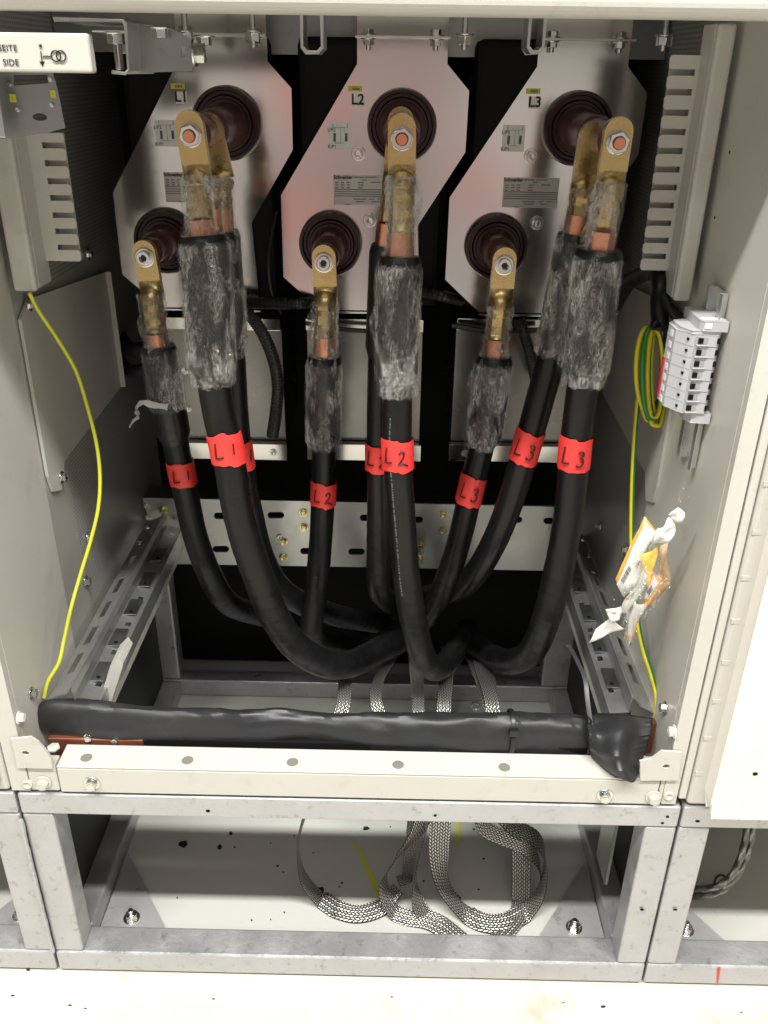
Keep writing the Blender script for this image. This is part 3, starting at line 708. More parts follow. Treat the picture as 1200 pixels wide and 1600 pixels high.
# ================================================================== OBJECTS
# ------------------------------------------------------------------ power cables
STROKES = {'L': [[(-.42, .75), (-.46, -.35), (-.40, -.55), (.30, -.50)]], '1': [[(.05, .65), (.02, -.30)]],
           '2': [[(-.35, .30), (-.1, .55), (.2, .45), (.2, .1), (-.15, -.35), (-.35, -.55), (.1, -.5), (.75, -.75)]],
           '3': [[(-.3, .45), (0, .6), (.3, .45), (.25, .2), (-.05, .05), (.3, -.05), (.35, -.4), (0, -.62), (-.35, -.5)]]}
def cable(spec):
    path = spec['path']; r = spec.get('r', .0205)
    p3 = [P(x, y, Y=Y) for x, y, Y in path]; pts = smoothpath(p3, 14)
    pxs = []
    q = [(x, y) for x, y, _ in path]
    for i in range(len(q)-1):
        for k in range(14): pxs.append(q[i][1]+(q[i+1][1]-q[i][1])*k/14)
    pxs.append(q[-1][1])
    def idx(y):
        for i, v in enumerate(pxs):
            if v >= y: return i
        return len(pxs)-1
    top = p3[0]; palm = P(spec["palm"][0], spec["palm"][1], Y=spec["palm"][2]) 
    t = thing('power_cable', spec['label'], 'cable', palm, 'black power cables hanging from the transformers')
    # jacket
    lump = lambda f, a, rr, L: rr*(1+.012*noise.noise(V((L*25, a, spec['seed']))))
    i0 = idx(spec['sleeve'][0]); pts_j = pts[i0:]
    b = MB(); b.sweep(pts_j, r, 28, wob=lump); b.build('jacket', RUBBER, t)
    # wound black tape further down
    ia, ib = idx(spec.get('wound', 860)), len(pts)-1
    if ib-ia > 6:
        acc = [0]
        for i in range(ia+1, ib+1): acc.append(acc[-1]+(pts[i]-pts[i-1]).length)
        b = MB()
        fine = smoothpath(pts[ia:ib], 5)
        def wob(f, a, rr, L, s=spec['seed']):
            ph = (L/.024 + a/(2*math.pi)*.9 + .5*noise.noise(V((L*14, s, 0)))) % 1
            return rr*(1.0+min(1, L/.03)*(.018+.030*ph) + .012*noise.noise(V((L*60, a*1.5, s))))
        b.sweep(fine, r, 30, wob=wob); b.build('wound_tape', TAPE_B, t)
    # heat shrink sleeve
    s0, s1, sr = spec['sleeve']; i1 = idx(s1); seg = pts[i0:i1+1]; n = len(seg)
    radii = [sr*(.90+.10*min(1, j/2)) if j < n-3 else sr*(1-.08*(j-(n-4))) for j in range(n)]
    b = MB(); b.sweep(seg, radii, 28, wob=lambda f, a, rr, L: rr*(1+.02*noise.noise(V((L*40, a*1.2, spec['seed']+5))))); b.build('heat_shrink_sleeve', SLEEVE, t)
    # conductor strands between lug and sleeve
    ja = max(1, idx(s0)-7)
    b = MB(); b.sweep(pts[ja:i0+2], .0165, 20, wob=lambda f, a, rr, L: rr*(1+.04*math.sin(a*14))); b.build('conductor', COPPER, t)
    # lug : palm + shoulder + crimp barrel as one forging
    hw = spec.get('hw', .0160); th = .0125; ax = (top-palm).normalized(); vw = V((1, 0, 0)); vw = (vw-ax*vw.dot(ax)).normalized(); nn = ax.cross(vw)
    if nn.y > 0: nn = -nn
    L = (top-palm).length; b = MB(); prof = []
    for k in range(13):
        a = math.pi*k/12; prof.append(palm-ax*((.011 if spec['fix'] != 'bolt' else .007)+hw*math.sin(a))+vw*hw*math.cos(a)*-1)
    prof += [palm+ax*(L-.006)+vw*hw, palm+ax*(L-.006)-vw*hw]
    b.prism(prof, -nn*th)
    # shoulder: box to round loft
    cback = -nn*th*.5; ring0 = []; R = .0152
    barrel = pts[:max(3, ja)+1]
    def sq(a, hx, hy):
        c, s_ = math.cos(a), math.sin(a); k = 1/max(abs(c)/hx, abs(s_)/hy); return c*k, s_*k
    m = 24; base = len(b.v); loops = []
    for f, z in ((0, L-.0062), (.15, L+.001), (.75, L+.007), (1, L+.011)):
        for k in range(m):
            a = 2*math.pi*k/m; x0, y0 = sq(a, hw, th/2); x1, y1 = math.cos(a)*R*1.08, math.sin(a)*R*1.08
            x, y = x0*(1-f)+x1*f, y0*(1-f)+y1*f
            b.v.append(palm+ax*z+cback+nn*0+vw*x+nn*y)
    for j in range(3):
        for k in range(m):
            a_ = base+j*m+k; c_ = base+j*m+(k+1) % m; b.face((a_, c_, c_+m, a_+m))
    st = palm+ax*(L+.011)+cback; bp = smoothpath([st]+[p+cback*.5 for p in pts[6:ja+1:4]]+[pts[ja+1]], 6)
    tot = len(bp)
    def crimp(f, a, rr, Lc):
        # three hexagonal crimp bands
        ph = (Lc/.019) % 1
        if Lc < .011: return rr*1.09
        hx = rr*.93/max(.86, math.cos(((a+.3) % (math.pi/3))-math.pi/6)) if .25 < ph < .85 else rr
        return hx
    fine = smoothpath(bp, 4)
    b.sweep(fine, R, 28, wob=crimp); lug = b.build('cable_lug', BRASS, t, bevel=.0007)
    # fixing: copper stud or steel socket bolt
    c = palm+ax*0+nn*.0002
    if spec['fix'] == 'stud':
        b = MB(); b.lathe(c, nn, [(0, .0130), (.0016, .0130), (.0018, .0122)], 28); b.prism(hexpts(c+nn*.0018, nn, .0122, .3), nn*.006, [circ(c+nn*.0018, nn, .0072, 20)])
        b.build('nut', BOLT, lug, bevel=.0005)
        b = MB(); b.lathe(c-nn*.01, nn, [(0, .0068), (.0215, .0068), (.0225, .006)], 24); b.build('stud', COPPER, lug)
    elif spec['fix'] == 'bolt':
        b = MB(); b.lathe(c, nn, [(0, .0132), (.002, .0132), (.0022, .0122), (.003, .0118)], 28); b.lathe(c+nn*.003, nn, [(0, .0092), (.0065, .0092), (.007, .0085), (.007, .0052), (.002, .0048)], 24); b.build('socket_bolt', BOLT, lug)
        b = MB(); b.prism(hexpts(c+nn*.0052, nn, .0046), nn*.0004); b.build('socket', INK, lug)
    # red tape with handwriting
    if spec.get('red'):
        y0, y1 = spec['red']; a0, a1 = idx(y0), idx(y1)
        # exact end points along the path
        def at(y):
            i = max(1, idx(y)); f = (y-pxs[i-1])/max(1e-6, pxs[i]-pxs[i-1]); return pts[i-1].lerp(pts[i], f)
        n = 14; ys = [y0+(y1-y0)*k/n for k in range(n+1)]; cp = [at(y) for y in ys]
        n_ = n
        def wr(f, a, rr, L, s=spec['seed']): return rr*(1+.012*noise.noise(V((L*90, a*1.3, s+9)))) + (.0009 if math.sin(a*.5+s) > .2 else 0)
        axis = (cp[-1]-cp[0]).normalized(); base_i = len(cp)-1
        b = MB(); b.sweep(cp, r*1.045+.0006, 36, cap=False, wob=wr, ref=(CAM-cp[0]))
        # ragged edges: shift end rings slightly
        for k in range(36):
            b.v[k] = b.v[k]-axis*.0022*noise.noise(V((k*.35, spec['seed'], 0)))*1.5 - axis*(.003 if k < 8 else 0)
            j = len(b.v)-36+k; b.v[j] = b.v[j]+axis*.0022*noise.noise(V((k*.4, 3, spec['seed'])))*1.5 + axis*(.002 if k > 26 else 0)
        tp = b.build('red_tape', RED, t)
        tp['label'] = 'red tape band hand lettered %s' % spec['mark']
        mid = cp[n//2]; axd = -axis; view = (CAM-mid); view = (view-axd*view.dot(axd)).normalized(); sd = axd.cross(view)*-1
        if sd.x < 0: sd = -sd
        H = (cp[-1]-cp[0]).length
        def onsurf(u, v):
            ang = math.asin(max(-.97, min(.97, u))); rr = r*1.045+.0027
            cc = mid+axd*(v*H*.5); return cc+view*math.cos(ang)*rr+sd*math.sin(ang)*rr
        b = MB(); ox = spec.get('ox', 0)
        for ch, cx, sc in ((spec['mark'][0], -.36+ox, .62), (spec['mark'][1], .34+ox, .62)):
            for st_ in STROKES[ch]:
                line = smoothpath([V((cx+x*sc*.80+.05*y, y*.80-.12*cx, 0)) for x, y in st_], 8)
                ctrl = [onsurf(p.x, p.y) for p in line]
                b.sweep(ctrl, [.00105+.0003*noise.noise(V((k*.3, cx, 1))) for k in range(len(ctrl))], 6)
        b.build('handwriting', INK, tp)
    # crumpled film
    if spec.get('wrap'):
        w0, w1 = spec['wrap']; a0, a1 = idx(w0), idx(w1); wp = smoothpath(pts[a0:a1+1], 3); m = len(wp)
        def baser(p_i):
            j = a0+p_i/3; 
            if j < i0-2: return R+.0025
            if j < i0+4: f = (j-(i0-2))/6; return (R+.0025)*(1-f)+(sr+.0012)*f
            if j > i1-2 : return max(r, sr*.90)+.0012
            return sr+.0012
        rad = [baser(k) for k in range(m)]
        sd_ = spec['seed']
        def wf(f, a, rr, L):
            n1 = noise.noise(V((math.cos(a)*2.2, math.sin(a)*2.2, L*22+sd_*3))); n2 = noise.noise(V((math.cos(a)*6, math.sin(a)*6, L*90+sd_)))
            n3 = abs(noise.noise(V((math.cos(a)*4+L*30, math.sin(a)*4, L*50+sd_*7))))
            return rr+.0014*n1+.0008*n2+.0020*max(0, .18-n3)*3
        for name_, extra, mt in (('plastic_wrap', 0, FILM), ('outer_plastic_wrap', .0013, FILM2)):
            b = MB(); b.sweep(wp, [q_+extra for q_ in rad], 44, cap=False, wob=lambda f, a, rr, L, e=extra: wf(f, a+e*300, rr, L+e*20))
            for k in range(44):
                j = len(b.v)-44+k; d_ = (wp[-1]-wp[-3]).normalized(); b.v[j] += d_*(.006*noise.noise(V((k*.45, sd_, extra*900))))
                b.v[k] -= (wp[2]-wp[0]).normalized()*.004*noise.noise(V((k*.5, sd_, 5+extra*900)))
            b.build(name_, mt, t, angle=25)
        # loose film flaps along the wrap
        rg = random.Random(int(sd_*10))
        for _ in range(4):
            k = rg.randrange(3, m-3); a = rg.choice((-1, 1))*rg.uniform(1.1, 1.9); base_p = wp[k]; sdv = V((math.sin(a), -math.cos(a)*.5, 0)).normalized()
            s_ = base_p+sdv*rad[k]; q_ = [s_, s_+sdv*.004+V((0, 0, -.012)), s_+sdv*.003+V((0, 0, -.03)), s_+sdv*-.001+V((0, 0, -.045))]
            b = MB(); sp = smoothpath(q_, 4); b.ribbon(sp, [sdv+V((0, .3, 0))]*len(sp), [.002+.006*math.sin(math.pi*j/(len(sp)-1)) for j in range(len(sp))], .0002, 3)
            b.build('film_flap', FILM2, t)
    return t

CAB = [
 dict(label='nearest L1 cable, bolted to the copper stud of the upper left bushing', seed=1.3, palm=(298, 212, .213), path=[(306, 266, .213), (311, 330, .205), (318, 380, .2), (324, 450, .195), (331, 570, .19), (343, 650, .19), (356, 705, .185), (372, 800, .18), (396, 880, .18), (430, 965, .185), (475, 1020, .2), (535, 1040, .25), (600, 1012, .36), (660, 985, .52)],
      sleeve=(366, 585, .0292), wrap=(272, 592), red=(678, 722), mark='L1', fix='stud', wound=820, r=.0212, ox=-.05),
 dict(label='cable behind the nearest L1 cable, only the edge of its red tape showing', seed=2.1, palm=(328, 214, .285), path=[(341, 266, .285), (344, 330, .28), (349, 400, .28), (355, 470, .28), (361, 560, .28), (367, 650, .28), (374, 712, .28), (390, 800, .28), (413, 880, .29), (450, 930, .33), (520, 960, .42), (600, 975, .56)],
      sleeve=(356, 545, .0235), wrap=(272, 552), red=(688, 730), mark='L1', fix=None, wound=900, r=.0195, ox=.35),
 dict(label='short L1 cable at the lower left bushing, torn film shred at its wrap', seed=3.7, palm=(226, 402, .334), path=[(234, 446, .334), (241, 500, .33), (248, 540, .33), (258, 600, .33), (268, 660, .33), (284, 738, .33), (303, 830, .33), (325, 892, .335), (352, 938, .37), (385, 955, .45), (440, 970, .6)],
      sleeve=(540, 688, .0250), wrap=(456, 636), red=(722, 754), mark='L1', fix='bolt', wound=880, r=.0195, hw=.0152),
 dict(label='short L2 cable at the lower middle bushing, the one left of the tall middle cable', seed=4.2, palm=(506, 410, .334), path=[(508, 455, .334), (508, 500, .33), (507, 560, .33), (506, 620, .33), (506, 690, .33), (505, 768, .33), (500, 860, .33), (492, 940, .335), (487, 985, .35), (500, 1003, .42), (540, 1005, .6)],
      sleeve=(555, 700, .0250), wrap=(468, 694), red=(752, 786), mark='L2', fix='bolt', wound=850, r=.0182),
 dict(label='tall middle cable on the central bushing, its red L2 tape in full view', seed=5.9, palm=(628, 217, .21), path=[(628, 266, .21), (627, 330, .205), (625, 400, .2), (622, 480, .195), (621, 600, .195), (621, 705, .19), (627, 800, .19), (635, 900, .19), (648, 980, .195), (666, 1035, .22), (690, 1042, .29), (715, 1010, .42), (730, 980, .6)],
      sleeve=(398, 606, .0262), wrap=(272, 612), red=(684, 728), mark='L2', fix='stud', wound=880, r=.0192, ox=-.1),
 dict(label='cable behind the tall middle L2 cable, half of its red tape showing', seed=6.6, palm=(625, 205, .285), path=[(620, 262, .285), (612, 330, .28), (604, 400, .28), (599, 500, .28), (595, 600, .28), (593, 705, .28), (593, 800, .28), (592, 880, .285), (592, 918, .32), (602, 935, .42), (620, 950, .6)],
      sleeve=(385, 560, .0225), wrap=None, red=(692, 731), mark='L2', fix=None, wound=800, r=.0185, ox=-.15),
 dict(label='short L3 cable at the lower right bushing, silvery wrap bulging over its sleeve', seed=7.4, palm=(788, 414, .33), path=[(784, 458, .33), (778, 510, .33), (772, 560, .325), (765, 620, .325), (754, 690, .325), (736, 765, .325), (720, 835, .33), (700, 900, .335), (678, 948, .37), (640, 985, .46), (575, 985, .6)],
      sleeve=(556, 692, .0262), wrap=(476, 692), red=(742, 782), mark='L3', fix='bolt', wound=850, r=.0188),
 dict(label='L3 cable behind and left of the rightmost one, its red tape tilted', seed=8.8, palm=(925, 228, .27), path=[(916, 280, .27), (905, 340, .27), (893, 400, .27), (879, 470, .27), (861, 560, .27), (842, 630, .27), (823, 697, .27), (797, 785, .275), (768, 855, .285), (735, 905, .32), (700, 925, .40), (640, 935, .56)],
      sleeve=(365, 540, .0240), wrap=(290, 548), red=(674, 718), mark='L3', fix=None, wound=900, r=.0195),
 dict(label='rightmost cable on the right copper stud, its red L3 tape in full view', seed=9.5, palm=(965, 223, .202), path=[(957, 276, .202), (947, 330, .2), (938, 380, .2), (928, 450, .2), (918, 550, .2), (906, 640, .2), (898, 705, .2), (889, 800, .2), (871, 900, .2), (852, 970, .21), (826, 1022, .25), (785, 1032, .34), (740, 1005, .52)],
      sleeve=(388, 585, .0285), wrap=(282, 592), red=(682, 730), mark='L3', fix='stud', wound=850, r=.0205),
]
for s_ in CAB: cable(s_)
tall = [o for o in C.objects if o.get('label', '').startswith('tall middle cable')][0]
b = MB(); rg = random.Random(5); ctrl = smoothpath([P(x, y, Y=Y) for x, y, Y in ((608, 655, .172), (607, 705, .171), (612, 760, .171), (615, 800, .171), (620, 850, .171), (624, 900, .171), (629, 940, .172))], 40)
side = [min([q for q in smoothpath([P(x, y, Y=Y) for x, y, Y in CAB[4]['path']], 14)], key=lambda q: (q-p).length) for p in ctrl]
k = 0
while k < len(ctrl)-3:
    p, ax_ = ctrl[k], (ctrl[k+1]-ctrl[k]).normalized(); out_ = (p-side[k]); out_ = (out_-ax_*out_.dot(ax_)).normalized(); tan = ax_.cross(out_)
    c0 = side[k]+(p-side[k]).project(ax_)+out_*.0197
    w_ = rg.uniform(.0006, .0016)
    b.prism([c0-tan*.0011, c0+tan*.0011, c0+tan*.0011+ax_*w_, c0-tan*.0011+ax_*w_], out_*.0002)
    k += rg.choice((1, 1, 1, 2, 3))
b.build('jacket_print', mat('faint_white_print', (.11, .11, .11), .6), tall)
# torn film shred on the lower left wrap
sh = tag(None or thing('film_shred', 'torn strip of clear film dangling beside the lower left cable', 'plastic film', P(240, 632, Y=.30)))
q = [P(x, y, Y=.30) for x, y in ((262, 636), (240, 633), (222, 629), (212, 640), (217, 650), (208, 658), (202, 668))]
sp = smoothpath(q, 5); b = MB(); b.ribbon(sp, [(0, .6, 1)]*len(sp), [.009+.004*noise.noise(p*200)-.005*i/len(sp) for i, p in enumerate(sp)], .0003, 3); b.build('strip', mat('milky_film', (.5, .5, .49), .3), sh)

# ------------------------------------------------------------------ ribbed conduits and dark looms at the rear
def conduit(label, pxy, r=.0095, pitch=.0036, m=BLKPL):
    pts = smoothpath([P(x, y, Y=Y) for x, y, Y in pxy], 60)
    # resample
    out = [pts[0]]; acc = 0
    for a, b_ in zip(pts, pts[1:]):
        acc += (b_-a).length
        if acc >= pitch/3: out.append(b_); acc = 0
    b = MB(); b.sweep(out, [r*(1, .86, .93)[i % 3] for i in range(len(out))], 18)
    return tag(b.build('ribbed_conduit', m, angle=20), label, 'conduit', 'black ribbed conduits')
conduit('black ribbed conduit curving down in front of the left grey box', [(345, 470, .42), (378, 482, .40), (405, 512, .39), (425, 555, .39), (434, 600, .39), (431, 645, .39), (426, 680, .40)], .0098, m=mat('black_conduit', (.03, .03, .03), .4))
conduit('black ribbed conduit running level between the left and middle plates', [(330, 462, .44), (385, 472, .42), (430, 474, .42), (470, 474, .43), (520, 470, .47)], .0088)
conduit('black ribbed conduit dropping behind the right pair of cables', [(812, 500, .43), (820, 525, .42), (830, 560, .43), (838, 600, .47)], .0088, m=mat('black_conduit', (.03, .03, .03), .4))
conduit('short ribbed conduit in the dark gap between the middle and right plates', [(655, 455, .44), (690, 462, .43), (720, 470, .46)], .0088)
def hose(name, label, pxy, r, m=BLKPL, group=None, cat='hose'):
    b = MB(); b.sweep(smoothpath([P(x, y, Y=Y) for x, y, Y in pxy], 12), r, 14); return tag(b.build(name, m), label, cat, group)
hose('dark_hose', 'thick dark hose looping out from behind the left cover plate, upper one', [(180, 520, .66), (205, 545, .60), (235, 540, .6), (262, 515, .66)], .013, DARK, 'dark hoses at the left rear')
hose('dark_hose', 'thick dark hose at the left rear, lower one of the pair', [(180, 560, .66), (205, 580, .60), (240, 570, .6), (270, 548, .66)], .012, DARK, 'dark hoses at the left rear')
hose('black_wire', 'thin black wire crossing the top of the middle grey box', [(478, 505, .47), (530, 514, .465), (590, 518, .465)], .0035, BLKPL, 'black wires over the grey boxes', 'wire')
hose('black_wire', 'thin black wire crossing the top of the right grey box', [(706, 508, .47), (770, 518, .465), (842, 516, .465)], .0045, BLKPL, 'black wires over the grey boxes', 'wire')
hose('black_wire', 'curved black wire between the left and middle transformer plates', [(432, 330, .44), (420, 400, .42), (424, 455, .42), (440, 490, .44)], .002, BLKPL, None, 'wire')

# ------------------------------------------------------------------ finger ducts on the side walls
def duct(label, side):
    t = thing('wiring_duct', label, 'wiring duct', (-.44 if side < 0 else .34, .2, 1.0), 'slotted wiring ducts on the side walls')
    Yc, Yf = .20, .245
    if side < 0:
        cl, cr_, zb = P(24, 456, Y=Yc).x-.002, P(57, 456, Y=Yc).x, P(40, 456, Y=Yc).z
        fx0, fx1, zb2 = P(93, 405, Y=Yf).x, P(127, 405, Y=Yf).x, P(110, 408, Y=Yf).z
        zs = [P(75, y, Y=Yf).z for y in (227, 255, 283, 309, 336, 361, 386)]; ztop = P(75, 208, Y=Yf).z; wsl = -1
    else:
        cl, cr_, zb = P(1053, 470, Y=Yc).x, P(1079, 470, Y=Yc).x, P(1060, 471, Y=Yc).z
        fx0, fx1, zb2 = P(1002, 405, Y=Yf).x, P(1040, 405, Y=Yf).x, P(1010, 422, Y=Yf).z
        zs = [P(1060, y, Y=Yf).z for y in (113, 144, 176, 206, 236, 265, 293, 321, 349, 376, 401)]; ztop = P(1060, 86, Y=Yf).z
    b = MB(); b.box((cl, Yc, zb), (cr_, Yc+.012, ztop+.03)); b.build('cover', BEIGE, t, bevel=.004, seg=3)
    # side flank with the scalloped inner edge, then comb of fingers facing the front
    inn = cr_ if side < 0 else cl
    b = MB(); x0, x1 = sorted((inn, fx0 if side < 0 else fx1))
    b.box((inn-(.0025 if side < 0 else 0), Yc+.0125, zb+.002), (inn+(0 if side < 0 else .0025), Yf+.0085, ztop+.03)); b.build('flank', BEIGE_D, t, bevel=.001)
    b = MB(); root = fx0 if side < 0 else fx1; tipx = fx1 if side < 0 else fx0
    edges = [ztop]+[z for z in zs]+[zb2]
    for i in range(len(edges)-1):
        za = edges[i]-(.0034 if i else 0); zb_ = edges[i+1]+(.0034 if i < len(edges)-2 else 0)
        xa, xb_ = sorted((root, tipx)); rr = .0025; s_ = 1 if tipx > root else -1
        pr = [V((root, 0, za)), V((tipx-s_*rr, 0, za)), V((tipx, 0, za-rr)), V((tipx, 0, zb_+rr)), V((tipx-s_*rr, 0, zb_)), V((root, 0, zb_))]
        b.prism([p+V((0, Yf, 0)) for p in pr], (0, .002, 0))
    xa = inn; b.box((min(xa, root), Yf, zb2), (max(xa, root), Yf+.002, ztop)); b.build('fingers', BEIGE, t, bevel=.0006)
    b = MB(); xs = sorted((tipx+(-.004 if side < 0 else .004), root)); b.box((xs[0], Yf+.012, zb2), (xs[1], Yf+.014, ztop)); b.build('rear_sheet', BEIGE_D, t)
    return t
duct('beige slotted wiring duct high on the left wall, above the cover plate', -1)
duct('beige slotted wiring duct high on the right wall, above the coiled earth wire', 1)

# ------------------------------------------------------------------ sign bar, bracket plate and C bracket top left
sg_ = thing('sign_bar', 'white bar lettered SEITE SIDE with an arrow and ring symbol', 'sign', P(60, 115, Y=-.02))
b = MB(); a = P(137, 52, Y=-.02); c = P(137, 114.5, Y=-.02); b.box((-.60, -.02, c.z), (a.x, -.006, a.z)); b.build('bar', mat('cream_bar', (.52, .50, .45), .38), sg_, bevel=.0025, seg=3)
tx = lambda x, y: P(x, y, Y=-.0206)
text('lettering', 'SEITE', .0072, tx(12, 75.5), INK, sg_, ext=.0001); text('lettering', 'SIDE', .0072, tx(17, 98), INK, sg_, ext=.0001)
b = MB(); c = tx(64, 86)
def rc_(x0, y0, x1, y1): a = tx(x0, y0); e = tx(x1, y1); b.box((a.x, -.0212, e.z), (e.x, -.0204, a.z))
rc_(61, 69.5, 65.5, 74); rc_(63, 80, 66.6, 97); rc_(66.7, 87, 81, 88.6)
b.prism([tx(61.5, 96), tx(69.5, 96), tx(66.3, 104)], (0, .0006, 0))
for x in (87.5, 95.5):
    cc = tx(x, 87.5); ro, ri = .0045, .0036
    b.prism(circ(cc, (0, -1, 0), ro, 28), (0, -.0006, 0), [circ(cc, (0, -1, 0), ri, 28)])
b.build('symbol', INK, sg_)
bk = thing('angle_plate', 'dark grey steel plate with two small yellow stickers below the white sign bar', 'steel plate', P(50, 215, Y=.10))
b = MB(); YB = .10; pl = [P(x, y, Y=YB) for x, y in ((-30, 112), (82, 112), (90, 140), (102, 200), (76, 207), (14, 217), (-30, 217))]
b.prism(pl, (0, .002, 0), [[P(x, y, Y=YB) for x, y in ((21, 117), (74, 117), (76, 130), (22, 134))], circ(P(62, 183, Y=YB), (0, -1, 0), .0075, 20, .0035)]); b.build('plate', GALV_D, bk, bevel=.0005)
b = MB(); b.box((P(-30, 120, Y=YB-.02).x, YB-.022, P(5, 215, Y=YB-.02).z), (P(12, 170, Y=YB-.02).x-.006, YB-.02, P(0, 120, Y=YB-.02).z)); b.build('front_flange', GALV, bk, bevel=.001)
for x0, y0, x1, y1 in ((14, 147, 26, 160), (78, 141, 88, 153)):
    b = MB(); a = P(x0, y0, Y=YB-.0006); e = P(x1, y1, Y=YB-.0006); b.box((a.x, YB-.0008, e.z), (e.x, YB-.0002, a.z)); s1 = b.build('yellow_sticker', YEL, bk)
    b = MB(); b.box((a.x+.003, YB-.0012, e.z+.003), (e.x-.003, YB-.0009, a.z-.003)); b.build('print', INK_G, s1)
for x, y in ((15, 131), (28, 171), (79, 124), (81, 164)): bolt(P(x, y, Y=YB-.0003), (0, -1, 0), .0022, bk, h=.002, washer=False, name='rivet')
cbk = thing('steel_bracket', 'shiny C shaped steel bracket bolted up beside the white sign bar', 'bracket', P(200, 112, Y=.02))
YK = .03
b = MB(); k = lambda x, y, Y=YK: P(x, y, Y=Y)
pr = [k(84, 28), k(193, 30), k(199, 36), k(203, 110), k(196, 116), k(176, 114), k(176, 111), k(195, 112.5), k(199, 108), k(195, 40), k(190, 35.5), k(86, 32.5)]
b.prism(pr, (0, .10, 0)); b.build('channel', GALV, cbk, bevel=.0008)
b = MB(); b.prism([k(200, 38, YK+.04), k(262, 42, YK+.04), k(302, 62, YK+.04), k(304, 100, YK+.04), k(300, 112, YK+.04), k(204, 113, YK+.04)], (0, .0025, 0), [[k(x, y, YK+.04) for x, y in ((283, 73), (290, 72), (290, 88), (283, 89))]]); b.build('side_plate', GALV_D, cbk, bevel=.0006)
b = MB(); b.box((k(132, 46).x, YK+.02, k(150, 49).z), (k(193, 46).x, YK+.06, k(150, 45.5).z)); b.box((k(150, 60).x, YK+.05, k(150, 82).z), (k(194, 60).x, YK+.052, k(150, 46).z)); b.build('inner_plate', GALV, cbk, bevel=.0006)
bolt(k(181, 50, YK+.03), (0, 0, -1), .0085, cbk, stub=.022, name='bolt'); bolt(k(249, 42, YK+.03), (0, 0, -1), .0075, cbk)
bolt(k(303, 83, YK+.042), (1, 0, 0), .009, cbk); bolt(k(318, 55, .10), (0, 0, -1), .0075, cbk)
b = MB(); b.lathe(k(210, 77, YK+.0385), (0, -1, 0), [(0, .004), (.0008, .004), (.001, .003)], 16); b.build('rivet', BOLT, cbk)

# ------------------------------------------------------------------ busbar wrapped in black sheet, with cable ties
bb = thing('earth_busbar', 'copper earth bar wrapped in loose black sheet along the front sill', 'busbar', (-.055, .09, .43))
zb0 = P(70, 1157, Y=.07).z
b = MB(); zc0 = .396; b.box((-.466, .0485, zc0), (-.335, .0575, zc0+.030)); b.build('copper_bar', COPPER_D, bb, bevel=.0015)
b = MB(); b.box((-.334, .0505, zc0), (.338, .0575, zc0+.030)); b.build('dark_gap_strip', BLACK, bb)  # black strip added for the shaded gap below the sheet, hiding the copper
b = MB(); b.box((-.478, .064, .418), (-.4665, .075, .462)); b.build('copper_bar', COPPER_D, bb, bevel=.0015)
b = MB(); e0, e1 = P(1012, 1178, Y=.066), P(1033, 1130, Y=.066); b.box((.340, .066, e0.z), (.3685, .078, e1.z)); b.build('copper_joint', COPPER_D, bb, bevel=.0015)
for x, y in ((139, 1152), (180, 1156)): bolt(P(x, y, Y=.0515), (0, -1, 0), .005, bb, h=.004)
# sheet: profile (pixel top edge, bottom edge) per column
cols = [(58, 1103, 1138), (66, 1098, 1143), (80, 1094, 1146), (110, 1094, 1150), (150, 1096, 1158), (200, 1099, 1163), (260, 1103, 1166), (330, 1106, 1167), (370, 1109, 1166), (410, 1108, 1163), (440, 1105, 1158), (475, 1109, 1157), (505, 1112, 1160), (540, 1114, 1168), (590, 1113, 1176), (640, 1114, 1180), (700, 1113, 1182), (760, 1113, 1183), (800, 1114, 1184), (830, 1116, 1184), (860, 1117, 1183), (895, 1119, 1182), (915, 1123, 1184)]
Ysh = .070
b = MB(); cc = []; 
for x, yt, yb in cols:
    ta, ba = P(x, yt, Y=Ysh+.004), P(x, yb+2, Y=Ysh-.010); mm = (ta+ba)/2; cc.append((V((mm.x, Ysh, mm.z-.0055)), (ta.z-ba.z)*.62))
for i, v in enumerate(cc): pass
ctr = smoothpath([c for c, _ in cc], 6); rd = smoothpath([V((r_, 0, 0)) for _, r_ in cc], 6)
def shw(f, a, rr, L):
    c_, s_ = math.cos(a), math.sin(a); return rr*(.97+.16*noise.noise(V((L*9, c_*1.2, s_*1.2)))+.06*noise.noise(V((L*26, c_*2, s_*2+3)))-.13*max(0, .25-abs(noise.noise(V((L*7+s_*1.3, 8, c_*2)))))+.03*noise.noise(V((L*60, c_*5, s_*5))))*(1-.12*abs(s_)**3)
b.sweep(ctr, [q.x*1.0 for q in rd], 40, wob=shw, ref=(0, 0, 1))
for i, v in enumerate(b.v): b.v[i] = V((v.x, Ysh+(v.y-Ysh)*.62, v.z))
SHEET = mat('black_rubber_sheet', (.020, .020, .022), .46, 0, 10, .25, .10, .8, 38, dirt=.25, dirt_s=25, dirt_col=(.09, .088, .085))
b.build('rubber_sheet', SHEET, bb)
# flared loose end at the right
top = [(917, 1119, .062), (930, 1116, .075), (965, 1116, .072), (990, 1119, .070), (1019, 1122, .068)]
mid1 = [(919, 1140, .043), (934, 1138, .048), (970, 1132, .046), (995, 1140, .050), (1018, 1140, .052)]
mid2 = [(920, 1158, .038), (938, 1166, .024), (966, 1165, .014), (985, 1168, .030), (1012, 1160, .042)]
mid3 = [(922, 1172, .038), (942, 1186, .016), (966, 1195, -.006), (985, 1190, .010), (1005, 1180, .032)]
bot = [(926, 1184, .038), (948, 1204, .010), (972, 1216, -.012), (990, 1222, -.014), (1000, 1188, .024)]
rows = [top, mid1, mid2, mid3, bot]; g = []
for row in rows: g.append(smoothpath([P(x, y, Y=Y) for x, y, Y in row], 8))
grid = []
for j in range(len(g[0])): grid.append(smoothpath([g[i][j] for i in range(5)], 6))
b = MB(); nu, nv = len(grid), len(grid[0])
